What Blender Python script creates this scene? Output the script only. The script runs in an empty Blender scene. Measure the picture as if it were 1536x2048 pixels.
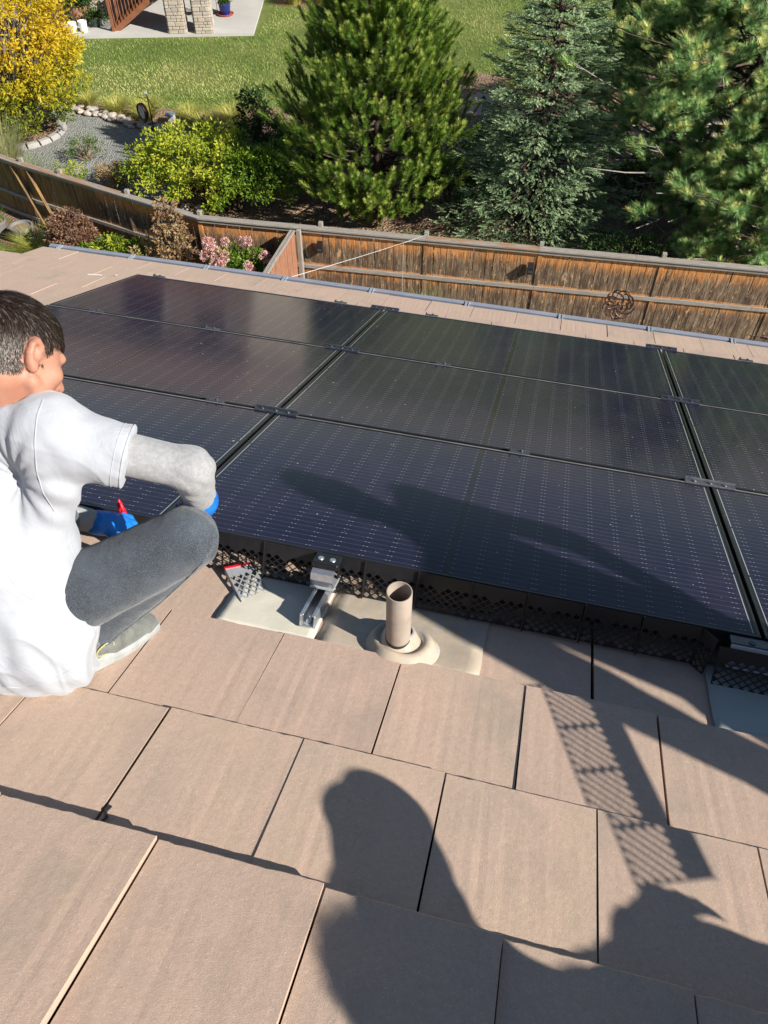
import bpy, math, random
import numpy as np
from mathutils import Matrix, Vector

random.seed(7)
rng = np.random.default_rng(7)
sc = bpy.context.scene
COL = sc.collection
TH = math.radians(20.768)          # pitch of the roof the camera stands over
CT, ST = math.cos(TH), math.sin(TH)
GZ = -7.85                         # level of the yards

# ------------------------------------------------------------------ camera
cam = bpy.data.cameras.new("camera")
cam.sensor_fit = 'VERTICAL'
cam.sensor_height = 36.0
cam.lens = 1542.1 / 2048 * 36.0
cam.clip_start = 0.02
cam.clip_end = 2000
camo = bpy.data.objects.new("camera", cam)
COL.objects.link(camo)
r_ = Vector((0.97099628, 0.2390709, 0.00336605)); u_ = Vector((-0.18017425, 0.72238543, 0.66760506)); f_ = Vector((-0.15717336, 0.64884851, -0.74450799))
camo.matrix_world = Matrix(((r_.x, u_.x, -f_.x, 1.03886), (r_.y, u_.y, -f_.y, -1.36897), (r_.z, u_.z, -f_.z, 1.79776), (0, 0, 0, 1)))
sc.camera = camo

# ------------------------------------------------------------------ world, sun, exposure
SUN = Vector((-1.0, 0.36, -0.70)).normalized()     # the way the light travels
w = bpy.data.worlds.new("World"); sc.world = w; w.use_nodes = True
wn = w.node_tree; wn.nodes.clear()
sky = wn.nodes.new('ShaderNodeTexSky'); sky.sky_type = 'NISHITA'; sky.sun_disc = False
sky.sun_elevation = math.asin(-SUN.z)
sky.sun_rotation = math.atan2(-SUN.x, -SUN.y)
sky.altitude = 1700; sky.air_density = 1.0; sky.dust_density = 0.6; sky.ozone_density = 1.0
bg = wn.nodes.new('ShaderNodeBackground'); bg.inputs['Strength'].default_value = 0.055
wo = wn.nodes.new('ShaderNodeOutputWorld')
wn.links.new(sky.outputs[0], bg.inputs[0]); wn.links.new(bg.outputs[0], wo.inputs[0])
sl = bpy.data.lights.new("sun", 'SUN'); sl.energy = 4.6; sl.angle = math.radians(0.53); sl.color = (1.0, 0.955, 0.88)
slo = bpy.data.objects.new("sun", sl); COL.objects.link(slo)
slo.rotation_euler = SUN.to_track_quat('-Z', 'Y').to_euler()
slo.location = (30, -8, 25)
sc.view_settings.view_transform = 'Standard'; sc.view_settings.look = 'None'
sc.view_settings.gamma = 1.0; sc.view_settings.exposure = 0.88; sc.view_settings.use_curve_mapping = False
try:
    sc.cycles.max_bounces = 6; sc.cycles.transparent_max_bounces = 6
    sc.cycles.diffuse_bounces = 3; sc.cycles.glossy_bounces = 3
except Exception:
    pass

# ------------------------------------------------------------------ helpers
def roofp(u, v, n=-0.12):
    return Vector((u, v * CT + n * ST, -v * ST + n * CT))
ROOFM = Matrix.Rotation(-TH, 4, 'X')               # local x,y,z = along eave, down the slope, out of the roof

def tag(o, label=None, cat=None, group=None, kind=None):
    if label: o['label'] = label
    if cat: o['category'] = cat
    if group: o['group'] = group
    if kind: o['kind'] = kind
    return o

def empty(name, mat=None, **k):
    o = bpy.data.objects.new(name, None); o.empty_display_size = 0.1
    COL.objects.link(o)
    if mat is not None: o.matrix_world = mat
    return tag(o, **k)

def link(name, me, parent=None, mat=None, m=None):
    o = bpy.data.objects.new(name, me); COL.objects.link(o)
    if parent is not None: o.parent = parent
    if m is not None and not me.materials: me.materials.append(m)
    if mat is not None: o.matrix_local = mat
    return o

def npmesh(name, V, F, m=None, tint=None, smooth=False):
    """V (n,3); F list of (m,k) index arrays"""
    if not isinstance(F, (list, tuple)): F = [F]
    F = [np.asarray(f, dtype=np.int32) for f in F if len(f)]
    me = bpy.data.meshes.new(name)
    V = np.asarray(V, dtype=np.float32)
    me.vertices.add(len(V)); me.vertices.foreach_set('co', V.ravel())
    nl = sum(f.size for f in F); npoly = sum(len(f) for f in F)
    me.loops.add(nl); me.loops.foreach_set('vertex_index', np.concatenate([f.ravel() for f in F]))
    me.polygons.add(npoly)
    st = []; s = 0
    for f in F:
        k = f.shape[1]; st.append(s + np.arange(len(f)) * k); s += f.size
    me.polygons.foreach_set('loop_start', np.concatenate(st).astype(np.int32))
    me.polygons.foreach_set('use_smooth', np.full(npoly, bool(smooth)))
    me.update(calc_edges=True)
    if tint is not None:
        a = me.attributes.new('tint', 'FLOAT', 'POINT'); a.data.foreach_set('value', np.asarray(tint, dtype=np.float32))
    if m is not None: me.materials.append(m)
    return me

class MB:
    def __init__(s): s.V = []; s.Q = []; s.T = []; s.n = 0; s.tn = []
    def add(s, V, Q=None, T=None, tint=0.5):
        V = np.asarray(V, dtype=float).reshape(-1, 3)
        s.V.append(V)
        if Q is not None and len(Q): s.Q.append(np.asarray(Q, dtype=int).reshape(-1, 4) + s.n)
        if T is not None and len(T): s.T.append(np.asarray(T, dtype=int).reshape(-1, 3) + s.n)
        s.tn.append(np.full(len(V), tint) if np.isscalar(tint) else np.asarray(tint)); s.n += len(V)
        return s
    def box(s, x0, x1, y0, y1, z0, z1, M=None):
        V = np.array([(x, y, z) for z in (z0, z1) for y in (y0, y1) for x in (x0, x1)], float)
        if M is not None:
            A = np.array(M); V = V @ A[:3, :3].T + A[:3, 3]
        return s.add(V, [(0, 2, 3, 1), (4, 5, 7, 6), (0, 1, 5, 4), (2, 6, 7, 3), (0, 4, 6, 2), (1, 3, 7, 5)])
    def bbox(s, x0, x1, y0, y1, z0, z1, b=0.004, M=None):
        """box with chamfered edges"""
        V = []; 
        for sx in (0, 1):
            for sy in (0, 1):
                for sz in (0, 1):
                    c = (x1 if sx else x0, y1 if sy else y0, z1 if sz else z0)
                    d = (-b if sx else b, -b if sy else b, -b if sz else b)
                    V += [(c[0], c[1] + d[1], c[2] + d[2]), (c[0] + d[0], c[1], c[2] + d[2]), (c[0] + d[0], c[1] + d[1], c[2])]
        V = np.array(V, float)
        if M is not None:
            A = np.array(M); V = V @ A[:3, :3].T + A[:3, 3]
        def i(sx, sy, sz, k): return (sx * 4 + sy * 2 + sz) * 3 + k
        Q = []; T = []
        for k in range(3):
            a, b2 = [(1, 2), (2, 0), (0, 1)][k]
            for sk in (0, 1):
                q = []
                for (p, r) in ((0, 0), (1, 0), (1, 1), (0, 1)):
                    s3 = [0, 0, 0]; s3[k] = sk; s3[a] = p; s3[b2] = r; q.append(i(*s3, k))
                Q.append(q if sk else q[::-1])
            for p in (0, 1):          # edges along axis k
                for r in (0, 1):
                    s0 = [0, 0, 0]; s0[a] = p; s0[b2] = r; s1 = list(s0); s1[k] = 1
                    q = [i(*s0, a), i(*s1, a), i(*s1, b2), i(*s0, b2)]
                    Q.append(q if (p ^ r) else q[::-1])
        for sx in (0, 1):
            for sy in (0, 1):
                for sz in (0, 1):
                    t = [i(sx, sy, sz, 0), i(sx, sy, sz, 1), i(sx, sy, sz, 2)]
                    T.append(t if (sx + sy + sz) % 2 else t[::-1])
        return s.add(V, Q, T)
    def tube(s, P, R, sides=8, cap=True, tint=0.5):
        P = np.asarray(P, float); n = len(P)
        R = np.full(n, R) if np.isscalar(R) else np.asarray(R, float)
        T = np.gradient(P, axis=0); T /= (np.linalg.norm(T, axis=1, keepdims=True) + 1e-12)
        a = np.array([0, 0, 1.0]) if abs(T[0][2]) < 0.9 else np.array([1.0, 0, 0])
        V = []
        for k in range(n):
            x = np.cross(T[k], a); x /= np.linalg.norm(x) + 1e-12; y = np.cross(T[k], x); a = -np.cross(T[k], x) if False else a
            ang = np.arange(sides) * 2 * math.pi / sides
            V.append(P[k] + R[k] * (np.cos(ang)[:, None] * x + np.sin(ang)[:, None] * y))
        V = np.concatenate(V)
        Q = [(k * sides + j, k * sides + (j + 1) % sides, (k + 1) * sides + (j + 1) % sides, (k + 1) * sides + j) for k in range(n - 1) for j in range(sides)]
        T3 = []
        if cap:
            V = np.vstack([V, P[0], P[-1]]); c0 = n * sides; c1 = c0 + 1
            T3 = [(c0, (j + 1) % sides, j) for j in range(sides)] + [(c1, (n - 1) * sides + j, (n - 1) * sides + (j + 1) % sides) for j in range(sides)]
        return s.add(V, Q, T3, tint)
    def lathe(s, prof, sides=24, M=None, tint=0.5):
        prof = np.asarray(prof, float); n = len(prof); ang = np.arange(sides) * 2 * math.pi / sides
        V = np.concatenate([np.stack([r * np.cos(ang), r * np.sin(ang), np.full(sides, z)], 1) for r, z in prof])
        if M is not None:
            A = np.array(M); V = V @ A[:3, :3].T + A[:3, 3]
        Q = [(k * sides + j, k * sides + (j + 1) % sides, (k + 1) * sides + (j + 1) % sides, (k + 1) * sides + j) for k in range(n - 1) for j in range(sides)]
        return s.add(V, Q, None, tint)
    def mesh(s, name, m=None, smooth=False, tint=False):
        F = []
        if s.Q: F.append(np.concatenate(s.Q))
        if s.T: F.append(np.concatenate(s.T))
        return npmesh(name, np.concatenate(s.V), F, m, np.concatenate(s.tn) if tint else None, smooth)
    def build(s, name, m, parent=None, mat=None, smooth=False, tint=False):
        return link(name, s.mesh(name, m, smooth, tint), parent, mat)

def smooth_by_angle(me, deg=40):
    try:
        me.polygons.foreach_set('use_smooth', np.ones(len(me.polygons), dtype=bool))
        me.set_sharp_from_angle(angle=math.radians(deg))
    except Exception: pass
    return me

# ---- node helpers
class NT:
    def __init__(s, name, rough=0.7, spec=0.5, metal=0.0):
        s.m = bpy.data.materials.new(name); s.m.use_nodes = True; s.t = s.m.node_tree
        s.p = s.t.nodes['Principled BSDF']; s.out = s.t.nodes['Material Output']
        s.p.inputs['Roughness'].default_value = rough; s.p.inputs['Metallic'].default_value = metal
        s.p.inputs['Specular IOR Level'].default_value = spec
        s.tc = s.n('ShaderNodeTexCoord')
    def n(s, t, **k):
        x = s.t.nodes.new(t)
        for a, b in k.items(): setattr(x, a, b)
        return x
    def l(s, a, b): s.t.links.new(a, b)
    def put(s, sock, v):
        if v is None: return
        if hasattr(v, 'is_output'): s.l(v, sock)
        else:
            if isinstance(v, (tuple, list)) and len(v) == 3 and sock.type == 'RGBA': v = (*v, 1)
            sock.default_value = v
    def math(s, op, a, b=None, c=None, clamp=False):
        x = s.n('ShaderNodeMath', operation=op); x.use_clamp = clamp
        s.put(x.inputs[0], a); s.put(x.inputs[1], b); s.put(x.inputs[2], c); return x.outputs[0]
    def vec(s, src='Object', scale=(1, 1, 1), loc=(0, 0, 0), rnd=True):
        mp = s.n('ShaderNodeMapping'); mp.inputs['Scale'].default_value = scale; mp.inputs['Location'].default_value = loc
        v = s.tc.outputs[src]
        if rnd:
            oi = s.n('ShaderNodeObjectInfo'); c = s.n('ShaderNodeCombineXYZ')
            k = s.math('MULTIPLY', oi.outputs['Random'], 37.0); k2 = s.math('MULTIPLY', oi.outputs['Random'], 91.0)
            s.l(k, c.inputs[0]); s.l(k2, c.inputs[1]); s.l(k, c.inputs[2])
            ad = s.n('ShaderNodeVectorMath', operation='ADD'); s.l(v, ad.inputs[0]); s.l(c.outputs[0], ad.inputs[1]); v = ad.outputs[0]
        s.l(v, mp.inputs[0]); return mp.outputs[0]
    def rnd(s): return s.n('ShaderNodeObjectInfo').outputs['Random']
    def noise(s, v, scale=5, detail=4, rough=0.55, dist=0.0):
        x = s.n('ShaderNodeTexNoise'); x.inputs['Scale'].default_value = scale; x.inputs['Detail'].default_value = detail
        x.inputs['Roughness'].default_value = rough; x.inputs['Distortion'].default_value = dist
        if v is not None: s.l(v, x.inputs['Vector'])
        return x.outputs[0]
    def voro(s, v, scale=5, feature='F1', out='Distance', rand=1.0):
        x = s.n('ShaderNodeTexVoronoi'); x.feature = feature; x.inputs['Scale'].default_value = scale
        x.inputs['Randomness'].default_value = rand
        if v is not None: s.l(v, x.inputs['Vector'])
        return x.outputs[out]
    def ramp(s, f, stops, interp='LINEAR'):
        x = s.n('ShaderNodeValToRGB'); x.color_ramp.interpolation = interp; e = x.color_ramp.elements
        while len(e) < len(stops): e.new(0.5)
        for i, (p, c) in enumerate(stops):
            e[i].position = p; e[i].color = (*c, 1) if isinstance(c, (tuple, list)) else (c, c, c, 1)
        s.put(x.inputs[0], f); return x.outputs[0]
    def mix(s, f, a, b, mode='MIX'):
        x = s.n('ShaderNodeMix'); x.data_type = 'RGBA'; x.blend_type = mode
        s.put(x.inputs[0], f); s.put(x.inputs[6], a); s.put(x.inputs[7], b); return x.outputs[2]
    def bump(s, h, strength=0.3, dist=0.01, normal=None):
        x = s.n('ShaderNodeBump'); x.inputs['Strength'].default_value = strength; x.inputs['Distance'].default_value = dist
        s.l(h, x.inputs['Height'])
        if normal is not None: s.l(normal, x.inputs['Normal'])
        s.l(x.outputs[0], s.p.inputs['Normal']); return x.outputs[0]
    def col(s, c): s.put(s.p.inputs['Base Color'], c); return s
    def rough(s, c): s.put(s.p.inputs['Roughness'], c); return s
    def sep(s, v):
        x = s.n('ShaderNodeSeparateXYZ'); s.l(v, x.inputs[0]); return x.outputs

def simple(name, c, rough=0.6, metal=0.0, spec=0.5, var=0.15, scale=30, bump=0.0):
    t = NT(name, rough, spec, metal)
    v = t.vec('Object'); nz = t.noise(v, scale, 4)
    a = tuple(x * (1 - var) for x in c); b = tuple(min(1, x * (1 + var)) for x in c)
    t.col(t.ramp(nz, [(0.3, a), (0.7, b)]))
    if bump: t.bump(nz, bump, 0.003)
    return t.m

# ------------------------------------------------------------------ materials
def mat_tile():
    t = NT('concrete_tile', 0.85, 0.3)
    v = t.vec('Object')
    st = t.vec('Object', (9, 1.6, 1))
    streak = t.noise(st, 1.4, 3, 0.5, 0.4)
    patch = t.noise(v, 5.5, 4, 0.6)
    c = t.mix(t.ramp(streak, [(0.38, 0.0), (0.62, 1.0)]), (0.505, 0.372, 0.268), (0.560, 0.390, 0.292))
    c = t.mix(t.ramp(patch, [(0.42, 0.0), (0.68, 0.75)]), c, (0.435, 0.335, 0.255))
    c = t.mix(t.math('MULTIPLY', t.rnd(), 0.8), c, (0.50, 0.345, 0.268))
    c = t.mix(t.math('MULTIPLY', t.math('FRACT', t.math('MULTIPLY', t.rnd(), 7.3)), 0.22), c, (0.36, 0.28, 0.215))
    sp = t.noise(v, 330, 2, 0.6)
    c = t.mix(t.ramp(sp, [(0.60, 0.0), (0.72, 0.5)]), c, (0.80, 0.70, 0.58))
    c = t.mix(t.ramp(sp, [(0.26, 0.4), (0.38, 0.0)]), c, (0.24, 0.17, 0.125))
    sp2 = t.noise(v, 90, 4, 0.7)
    c = t.mix(0.16, c, t.ramp(sp2, [(0.3, (0.2, 0.15, 0.12)), (0.7, (0.6, 0.46, 0.36))]))
    st2 = t.vec('Object', (1.2, 0.8, 1), (3, 3, 3)); dk = t.noise(st2, 3.0, 5, 0.65)
    c = t.mix(t.ramp(dk, [(0.54, 0.0), (0.70, 0.5)]), c, (0.28, 0.235, 0.195))
    t.col(c)
    b1 = t.noise(v, 420, 3, 0.7); b2 = t.noise(v, 60, 3, 0.6)
    h = t.math('ADD', t.math('MULTIPLY', b1, 0.6), t.math('MULTIPLY', b2, 0.7))
    t.bump(h, 0.55, 0.0022)
    return t.m
M = {}
M['tile'] = mat_tile()

def mat_glass():
    """solar glass: dark half-cut cells, thin busbars and dashes at the cell ends, all flat print under clear glass"""
    t = NT('solar_glass', 0.16, 0.15)
    x, y, z = t.sep(t.tc.outputs['Object'])
    W, H = 1.768, 1.02
    lines = t.math('PINGPONG', t.math('SUBTRACT', y, 0.012 + 0.0138), 0.01383)     # 27.7 mm pitch
    lm = t.math('LESS_THAN', lines, 0.00055)
    # halves: shift x so that cells start at .0375, centre gap .02
    half = t.math('GREATER_THAN', x, W / 2)
    xs = t.math('SUBTRACT', t.math('SUBTRACT', x, 0.044), t.math('MULTIPLY', half, 0.02))
    ce = t.math('PINGPONG', xs, 0.0415)                                              # 0 at each cell end
    gap = t.math('LESS_THAN', ce, 0.0009)
    dash = t.math('MULTIPLY', t.math('LESS_THAN', lines, 0.0010), t.math('MULTIPLY', t.math('LESS_THAN', ce, 0.0085), t.math('GREATER_THAN', ce, 0.0025)))
    ceny = t.math('PINGPONG', t.math('SUBTRACT', y, 0.012), 0.083); gapy = t.math('LESS_THAN', ceny, 0.0008)
    inx = t.math('MULTIPLY', t.math('GREATER_THAN', x, 0.0225), t.math('LESS_THAN', x, W - 0.0225))
    mid = t.math('LESS_THAN', t.math('ABSOLUTE', t.math('SUBTRACT', x, W / 2)), 0.009)
    cellm = t.math('MULTIPLY', inx, t.math('SUBTRACT', 1.0, mid))
    v = t.vec('Object')
    tone = t.noise(t.vec('Object', (1, 1, 1)), 2.3, 3)
    cell = t.ramp(tone, [(0.35, (0.009, 0.010, 0.026)), (0.65, (0.017, 0.013, 0.030))])
    c = t.mix(cellm, (0.012, 0.012, 0.015), cell)
    c = t.mix(t.math('MULTIPLY', t.math('MAXIMUM', gap, gapy), t.math('MULTIPLY', cellm, 0.6)), c, (0.006, 0.006, 0.009))
    c = t.mix(t.math('MULTIPLY', lm, t.math('MULTIPLY', cellm, 0.42)), c, (0.22, 0.22, 0.30))
    c = t.mix(t.math('MULTIPLY', dash, cellm), c, (0.30, 0.31, 0.36))
    # end ribbons, broken every two cells
    e1 = t.math('LESS_THAN', t.math('ABSOLUTE', t.math('SUBTRACT', x, 0.0185)), 0.0014)
    e2 = t.math('LESS_THAN', t.math('ABSOLUTE', t.math('SUBTRACT', x, W - 0.0185)), 0.0014)
    brk = t.math('GREATER_THAN', t.math('PINGPONG', t.math('SUBTRACT', y, 0.012), 0.166), 0.006)
    c = t.mix(t.math('MULTIPLY', t.math('MAXIMUM', e1, e2), brk), c, (0.36, 0.37, 0.36))
    # dust and dried drops
    du = t.noise(v, 7, 6, 0.7); du2 = t.noise(t.vec('Object', (1, 5, 1)), 26, 5, 0.7)
    dust = t.math('MULTIPLY', t.ramp(du, [(0.45, 0.0), (0.8, 1.0)]), t.ramp(du2, [(0.4, 0.0), (0.75, 1.0)]))
    c = t.mix(t.math('ADD', t.math('MULTIPLY', dust, 0.09), 0.006), c, (0.34, 0.33, 0.42))
    sp = t.noise(v, 55, 3, 0.5); spm = t.ramp(sp, [(0.745, 0.0), (0.76, 1.0)])
    c = t.mix(t.math('MULTIPLY', spm, 0.75), c, (0.6, 0.6, 0.58))
    t.col(c)
    t.rough(t.math('ADD', t.math('MULTIPLY', du, 0.09), 0.07))
    wv = t.noise(t.vec('Object', (1, 1, 1)), 900, 2); wv2 = t.noise(v, 3.0, 2)
    return t.m
M['glass'] = mat_glass()
M['frame'] = simple('black_anodised', (0.012, 0.012, 0.014), 0.38, 0.0, 0.5, 0.3, 12)
M['bevel_glint'] = simple('painted_bevel_glint', (0.22, 0.22, 0.20), 0.45, 0.3, 0.5, 0.35, 9)  # pale grey paints the sunlit bevel of the black frame
M['clamp'] = simple('grey_painted_clamp', (0.065, 0.075, 0.09), 0.35, 0.5, 0.5, 0.3, 40)
M['alu'] = simple('aluminium', (0.60, 0.62, 0.64), 0.33, 0.85, 0.5, 0.12, 60)
M['alu_dull'] = simple('dull_aluminium', (0.52, 0.54, 0.56), 0.5, 0.6, 0.5, 0.15, 60)
M['black_metal'] = simple('black_powder_coat', (0.010, 0.010, 0.012), 0.36, 0.0, 0.38, 0.25, 60, 0.05)
M['grey_plate'] = simple('grey_plate', (0.33, 0.35, 0.37), 0.45, 0.2, 0.5, 0.1, 50)
M['red'] = simple('red_plastic', (0.62, 0.008, 0.02), 0.4, 0, 0.5, 0.08, 30)
M['splice_grey'] = simple('worn_splice', (0.15, 0.16, 0.17), 0.45, 0.6, 0.5, 0.3, 60)
M['copper'] = simple('aged_copper', (0.12, 0.06, 0.045), 0.5, 0.6, 0.5, 0.4, 40)
M['iron'] = simple('dark_iron', (0.018, 0.016, 0.016), 0.5, 0.3, 0.5, 0.3, 40)
M['gutter'] = simple('gutter_enamel', (0.24, 0.26, 0.31), 0.35, 0.1, 0.5, 0.12, 6)
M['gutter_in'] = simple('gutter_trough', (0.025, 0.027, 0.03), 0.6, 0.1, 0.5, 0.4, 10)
M['under'] = simple('underlay', (0.02, 0.018, 0.017), 0.9)
M['stucco'] = simple('stucco', (0.42, 0.36, 0.28), 0.9, 0, 0.2, 0.08, 30, 0.2)
M['tar'] = simple('tar_scrap', (0.02, 0.018, 0.018), 0.6)
M['chalk'] = simple('chalk_mark', (0.8, 0.78, 0.74), 0.9)
def mat_flash(name, a, b, stain):
    t = NT(name, 0.55, 0.35)
    v = t.vec('Object'); c = t.ramp(t.noise(v, 9, 5, 0.6), [(0.35, a), (0.65, b)])
    n2 = t.noise(t.vec('Object', (3, 1.2, 1)), 14, 6, 0.75)
    c = t.mix(t.ramp(n2, [(0.55, 0.0), (0.66, stain)]), c, (0.30, 0.34, 0.36))
    t.col(c); t.bump(t.noise(v, 16, 3), 0.25, 0.006); return t.m
M['flash_new'] = mat_flash('cream_flashing', (0.60, 0.56, 0.45), (0.66, 0.61, 0.50), 0.05)
M['flash_old'] = mat_flash('painted_lead_flashing', (0.37, 0.30, 0.225), (0.50, 0.42, 0.32), 0.8)
M['flash_grey'] = mat_flash('grey_flashing', (0.36, 0.38, 0.34), (0.40, 0.42, 0.38), 0.05)
M['pipe'] = mat_flash('tan_painted_pipe', (0.27, 0.225, 0.185), (0.37, 0.30, 0.245), 0.5)

# ------------------------------------------------------------------ the house and its roof
house = empty('house', Matrix.Translation((0, 4, GZ)), label='tan house whose pitched concrete tile roof fills the foreground', cat='house')
house_inv = house.matrix_world.inverted()
mb = MB()
# structural deck just under the tiles, and the walls below the eave
A = np.array(ROOFM)
mb.box(-3.30, 5.2, -3.2, 4.02, -0.30, -0.175, ROOFM)
roof = mb.build('roof', M['under'], house, house_inv)
roof_inv = Matrix.Identity(4)
mb = MB(); mb.box(-3.0, 5.0, -7.0, 3.35, GZ - 0.5, -1.62)
mb.build('wall', M['stucco'], house, house_inv)

TP, TE = 0.335, 0.3645      # tile pitch across, exposure down the slope
def tile_mesh(seed, left_rake=False):
    r = np.random.default_rng(seed); n = 20; hw = 0.1652
    xs = np.linspace(-hw, hw, n + 1); th = 0.023; L = 0.425; k = 0.060
    jag = r.normal(0, 0.0007, n + 1) + np.where(r.random(n + 1) > 0.93, -0.002, 0)
    V = []; 
    # rows: bottom butt, butt top edge, bevel, tail
    rows = []
    rows.append([(x, j - 0.001, -th) for x, j in zip(xs, jag)])
    rows.append([(x, j, -0.003) for x, j in zip(xs, jag)])
    rows.append([(x, j - 0.004, 0.0) for x, j in zip(xs, jag)])
    rows.append([(x, -L * 0.5, -k * L * 0.5 + r.normal(0, .0003)) for x in xs])
    rows.append([(x, -L, -k * L) for x in xs])
    rows.append([(x, -L, -k * L - th) for x in xs])
    V = [p for row in rows for p in row]; m = n + 1
    Q = [(a * m + i, a * m + i + 1, (a + 1) * m + i + 1, (a + 1) * m + i) for a in range(5) for i in range(n)]
    Q += [(5 * m + i, 5 * m + i + 1, i + 1, i) for i in range(n)]
    # side skirts
    s = len(V); 
    for side, x in ((0, -hw), (n, hw)):
        for a in range(1, 5): pass
    T = []
    Q += [(0, m, 2 * m, 3 * m)]; Q += [(0, 3 * m, 4 * m, 5 * m)]
    Q += [(3 * m + n, 2 * m + n, m + n, n)]; Q += [(5 * m + n, 4 * m + n, 3 * m + n, n)]
    me = npmesh('roof_tile', V, [np.array(Q)], M['tile'])
    me.validate(); me.update(); return me
TM = [tile_mesh(i) for i in range(7)]
LIFT = {-1: 0.004, 0: 0.003, -2: 0.020, -3: 0.018, -4: 0.01}
rows = {}
stuffmb = []
PIPEHOLE = []
def tile_positions():
    out = []
    for k in range(-6, 13):
        off = 0.0 if k % 2 == 0 else TP / 2
        # measured joints: k=-1 row has joints at .5+; k=-2 row at .335*i
        off = (0.160 if k % 2 == 0 else 0.0025)
        for i in range(-11, 14):
            u = off + i * TP + TP / 2
            if u - TP / 2 < -3.37 or u > 4.9: continue
            out.append((k, u, -0.268 + k * TE + (0.268 - 0.268)))
    return out
def under_panels(k, u):
    v = -0.268 + k * TE
    return v > 0.45 and v < 3.25 and u > -1.6 and u < 5
ind = []; mass = []
for k, u, v in tile_positions():
    if under_panels(k, u): mass.append((k, u, v)); continue
    if u > 3.7: mass.append((k, u, v)); continue
    ind.append((k, u, v))
ind.sort(key=lambda t: (t[0] < -4, t[0]))
if len(ind) > 298: mass += ind[298:]; ind = ind[:298]
RI = roof.matrix_world.inverted() if False else None
for k, u, v in ind:
    me = TM[random.randrange(7)]
    o = bpy.data.objects.new('roof_tile', me); COL.objects.link(o); o.parent = roof
    lift = (max(0.006, 0.050 - 0.030 * u) if k == -2 else LIFT.get(k, 0)) + random.gauss(0, 0.0008)
    loc = Matrix.Translation((u + random.gauss(0, .0013), v + random.gauss(0, .0022), -0.12 + lift))
    rot = Matrix.Rotation(random.gauss(0, .0022), 4, 'Z') @ Matrix.Rotation(random.gauss(0, .003) , 4, 'Y') @ Matrix.Rotation(-lift / 0.42, 4, 'X')
    o.matrix_local = ROOFM @ loc @ rot
V0 = np.array([v.co[:] for v in TM[0].vertices]); F0 = np.array([p.vertices[:] for p in TM[0].polygons])
Vs = []; Fs = []
for j, (k, u, v) in enumerate(mass):
    Vs.append(V0 + np.array((u, v, -0.12))); Fs.append(F0 + j * len(V0))
if Vs:
    o = link('tile_courses', npmesh('tile_courses', np.concatenate(Vs), [np.concatenate(Fs)], M['tile']), roof); o.matrix_local = ROOFM
    o['kind'] = 'stuff'

# gutter along the eave
GU0, GU1 = -3.15, 5.0
mb = MB()
GMw = ROOFM
def gut(mb, u0, u1, y0, y1, z0, z1): mb.box(u0, u1, y0, y1, z0, z1)
e = roofp(0, 4.06, -0.14)
gm = MB(); ey, ez = e.y, e.z
gm.box(GU0, GU1, ey - 0.012, ey - 0.008, ez - 0.11, ez - 0.012)
gm.box(GU0, GU1, ey + 0.088, ey + 0.094, ez - 0.11, ez - 0.012)
gm.box(GU0, GU1, ey + 0.070, ey + 0.112, ez - 0.0115, ez + 0.004)
gm.box(GU0 - .004, GU0, ey - 0.012, ey + 0.094, ez - 0.11, ez - 0.012)
gut_o = gm.build('gutter', M['gutter'], house, house_inv)
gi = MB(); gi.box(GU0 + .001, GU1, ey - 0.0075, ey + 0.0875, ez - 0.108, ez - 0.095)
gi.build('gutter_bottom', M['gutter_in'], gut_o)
ge = MB(); ge.box(GU0, GU1, ey - 0.045, ey - 0.014, ez - 0.016, ez - 0.006)
ge.build('drip_edge', M['gutter'], gut_o)
hm = MB(); hm.box(-0.008, 0.008, -0.012, 0.10, 0.004, 0.012); hm.box(0.018, 0.026, -0.012, 0.10, 0.004, 0.012)
hme = hm.mesh('gutter_hanger', M['alu_dull'])
for uh in (-3.057, -2.397, -1.732, -1.057, -0.335, 0.428, 1.146, 1.807, 2.40, 3.07, 3.75):
    link('gutter_hanger', hme, gut_o, Matrix.Translation((uh, ey, ez)))
fm = MB(); fm.box(-3.28, 5.0, ey - 0.05, ey - 0.018, ez - 0.22, ez - 0.035); fm.build('fascia', M['stucco'], house, house_inv)
so = MB(); so.box(-3.28, 5.0, 3.35, ey - 0.05, ez - 0.24, ez - 0.215); so.build('soffit', M['stucco'], house, house_inv)
# chalk marks and scraps lying on the tiles
for (u, v, L, a) in ((-2.30, 3.42, 0.10, 0.35), (-2.17, 3.50, 0.018, 0)):
    mb = MB(); mb.bbox(-L / 2, L / 2, -0.006, 0.006, 0, 0.0025, 0.001)
    o = mb.build('mortar_fleck', M['chalk'], roof); o.matrix_local = ROOFM @ Matrix.Translation((u, v, -0.125)) @ Matrix.Rotation(a, 4, 'Z')

cord_pts = [roofp(.352, -.925, -.1285), roofp(.349, -.940, -.1275), roofp(.358, -.952, -.1285), roofp(.353, -.966, -.128), roofp(.362, -.980, -.129), roofp(.364, -1.01, -.132)]
mb = MB(); mb.tube([tuple(p) for p in cord_pts], 0.0032, 6)
tag(mb.build('cord_scrap', M['tar'], None, smooth=True), 'short curled black cord sticking out of a tile joint below the man', 'cord')
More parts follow.
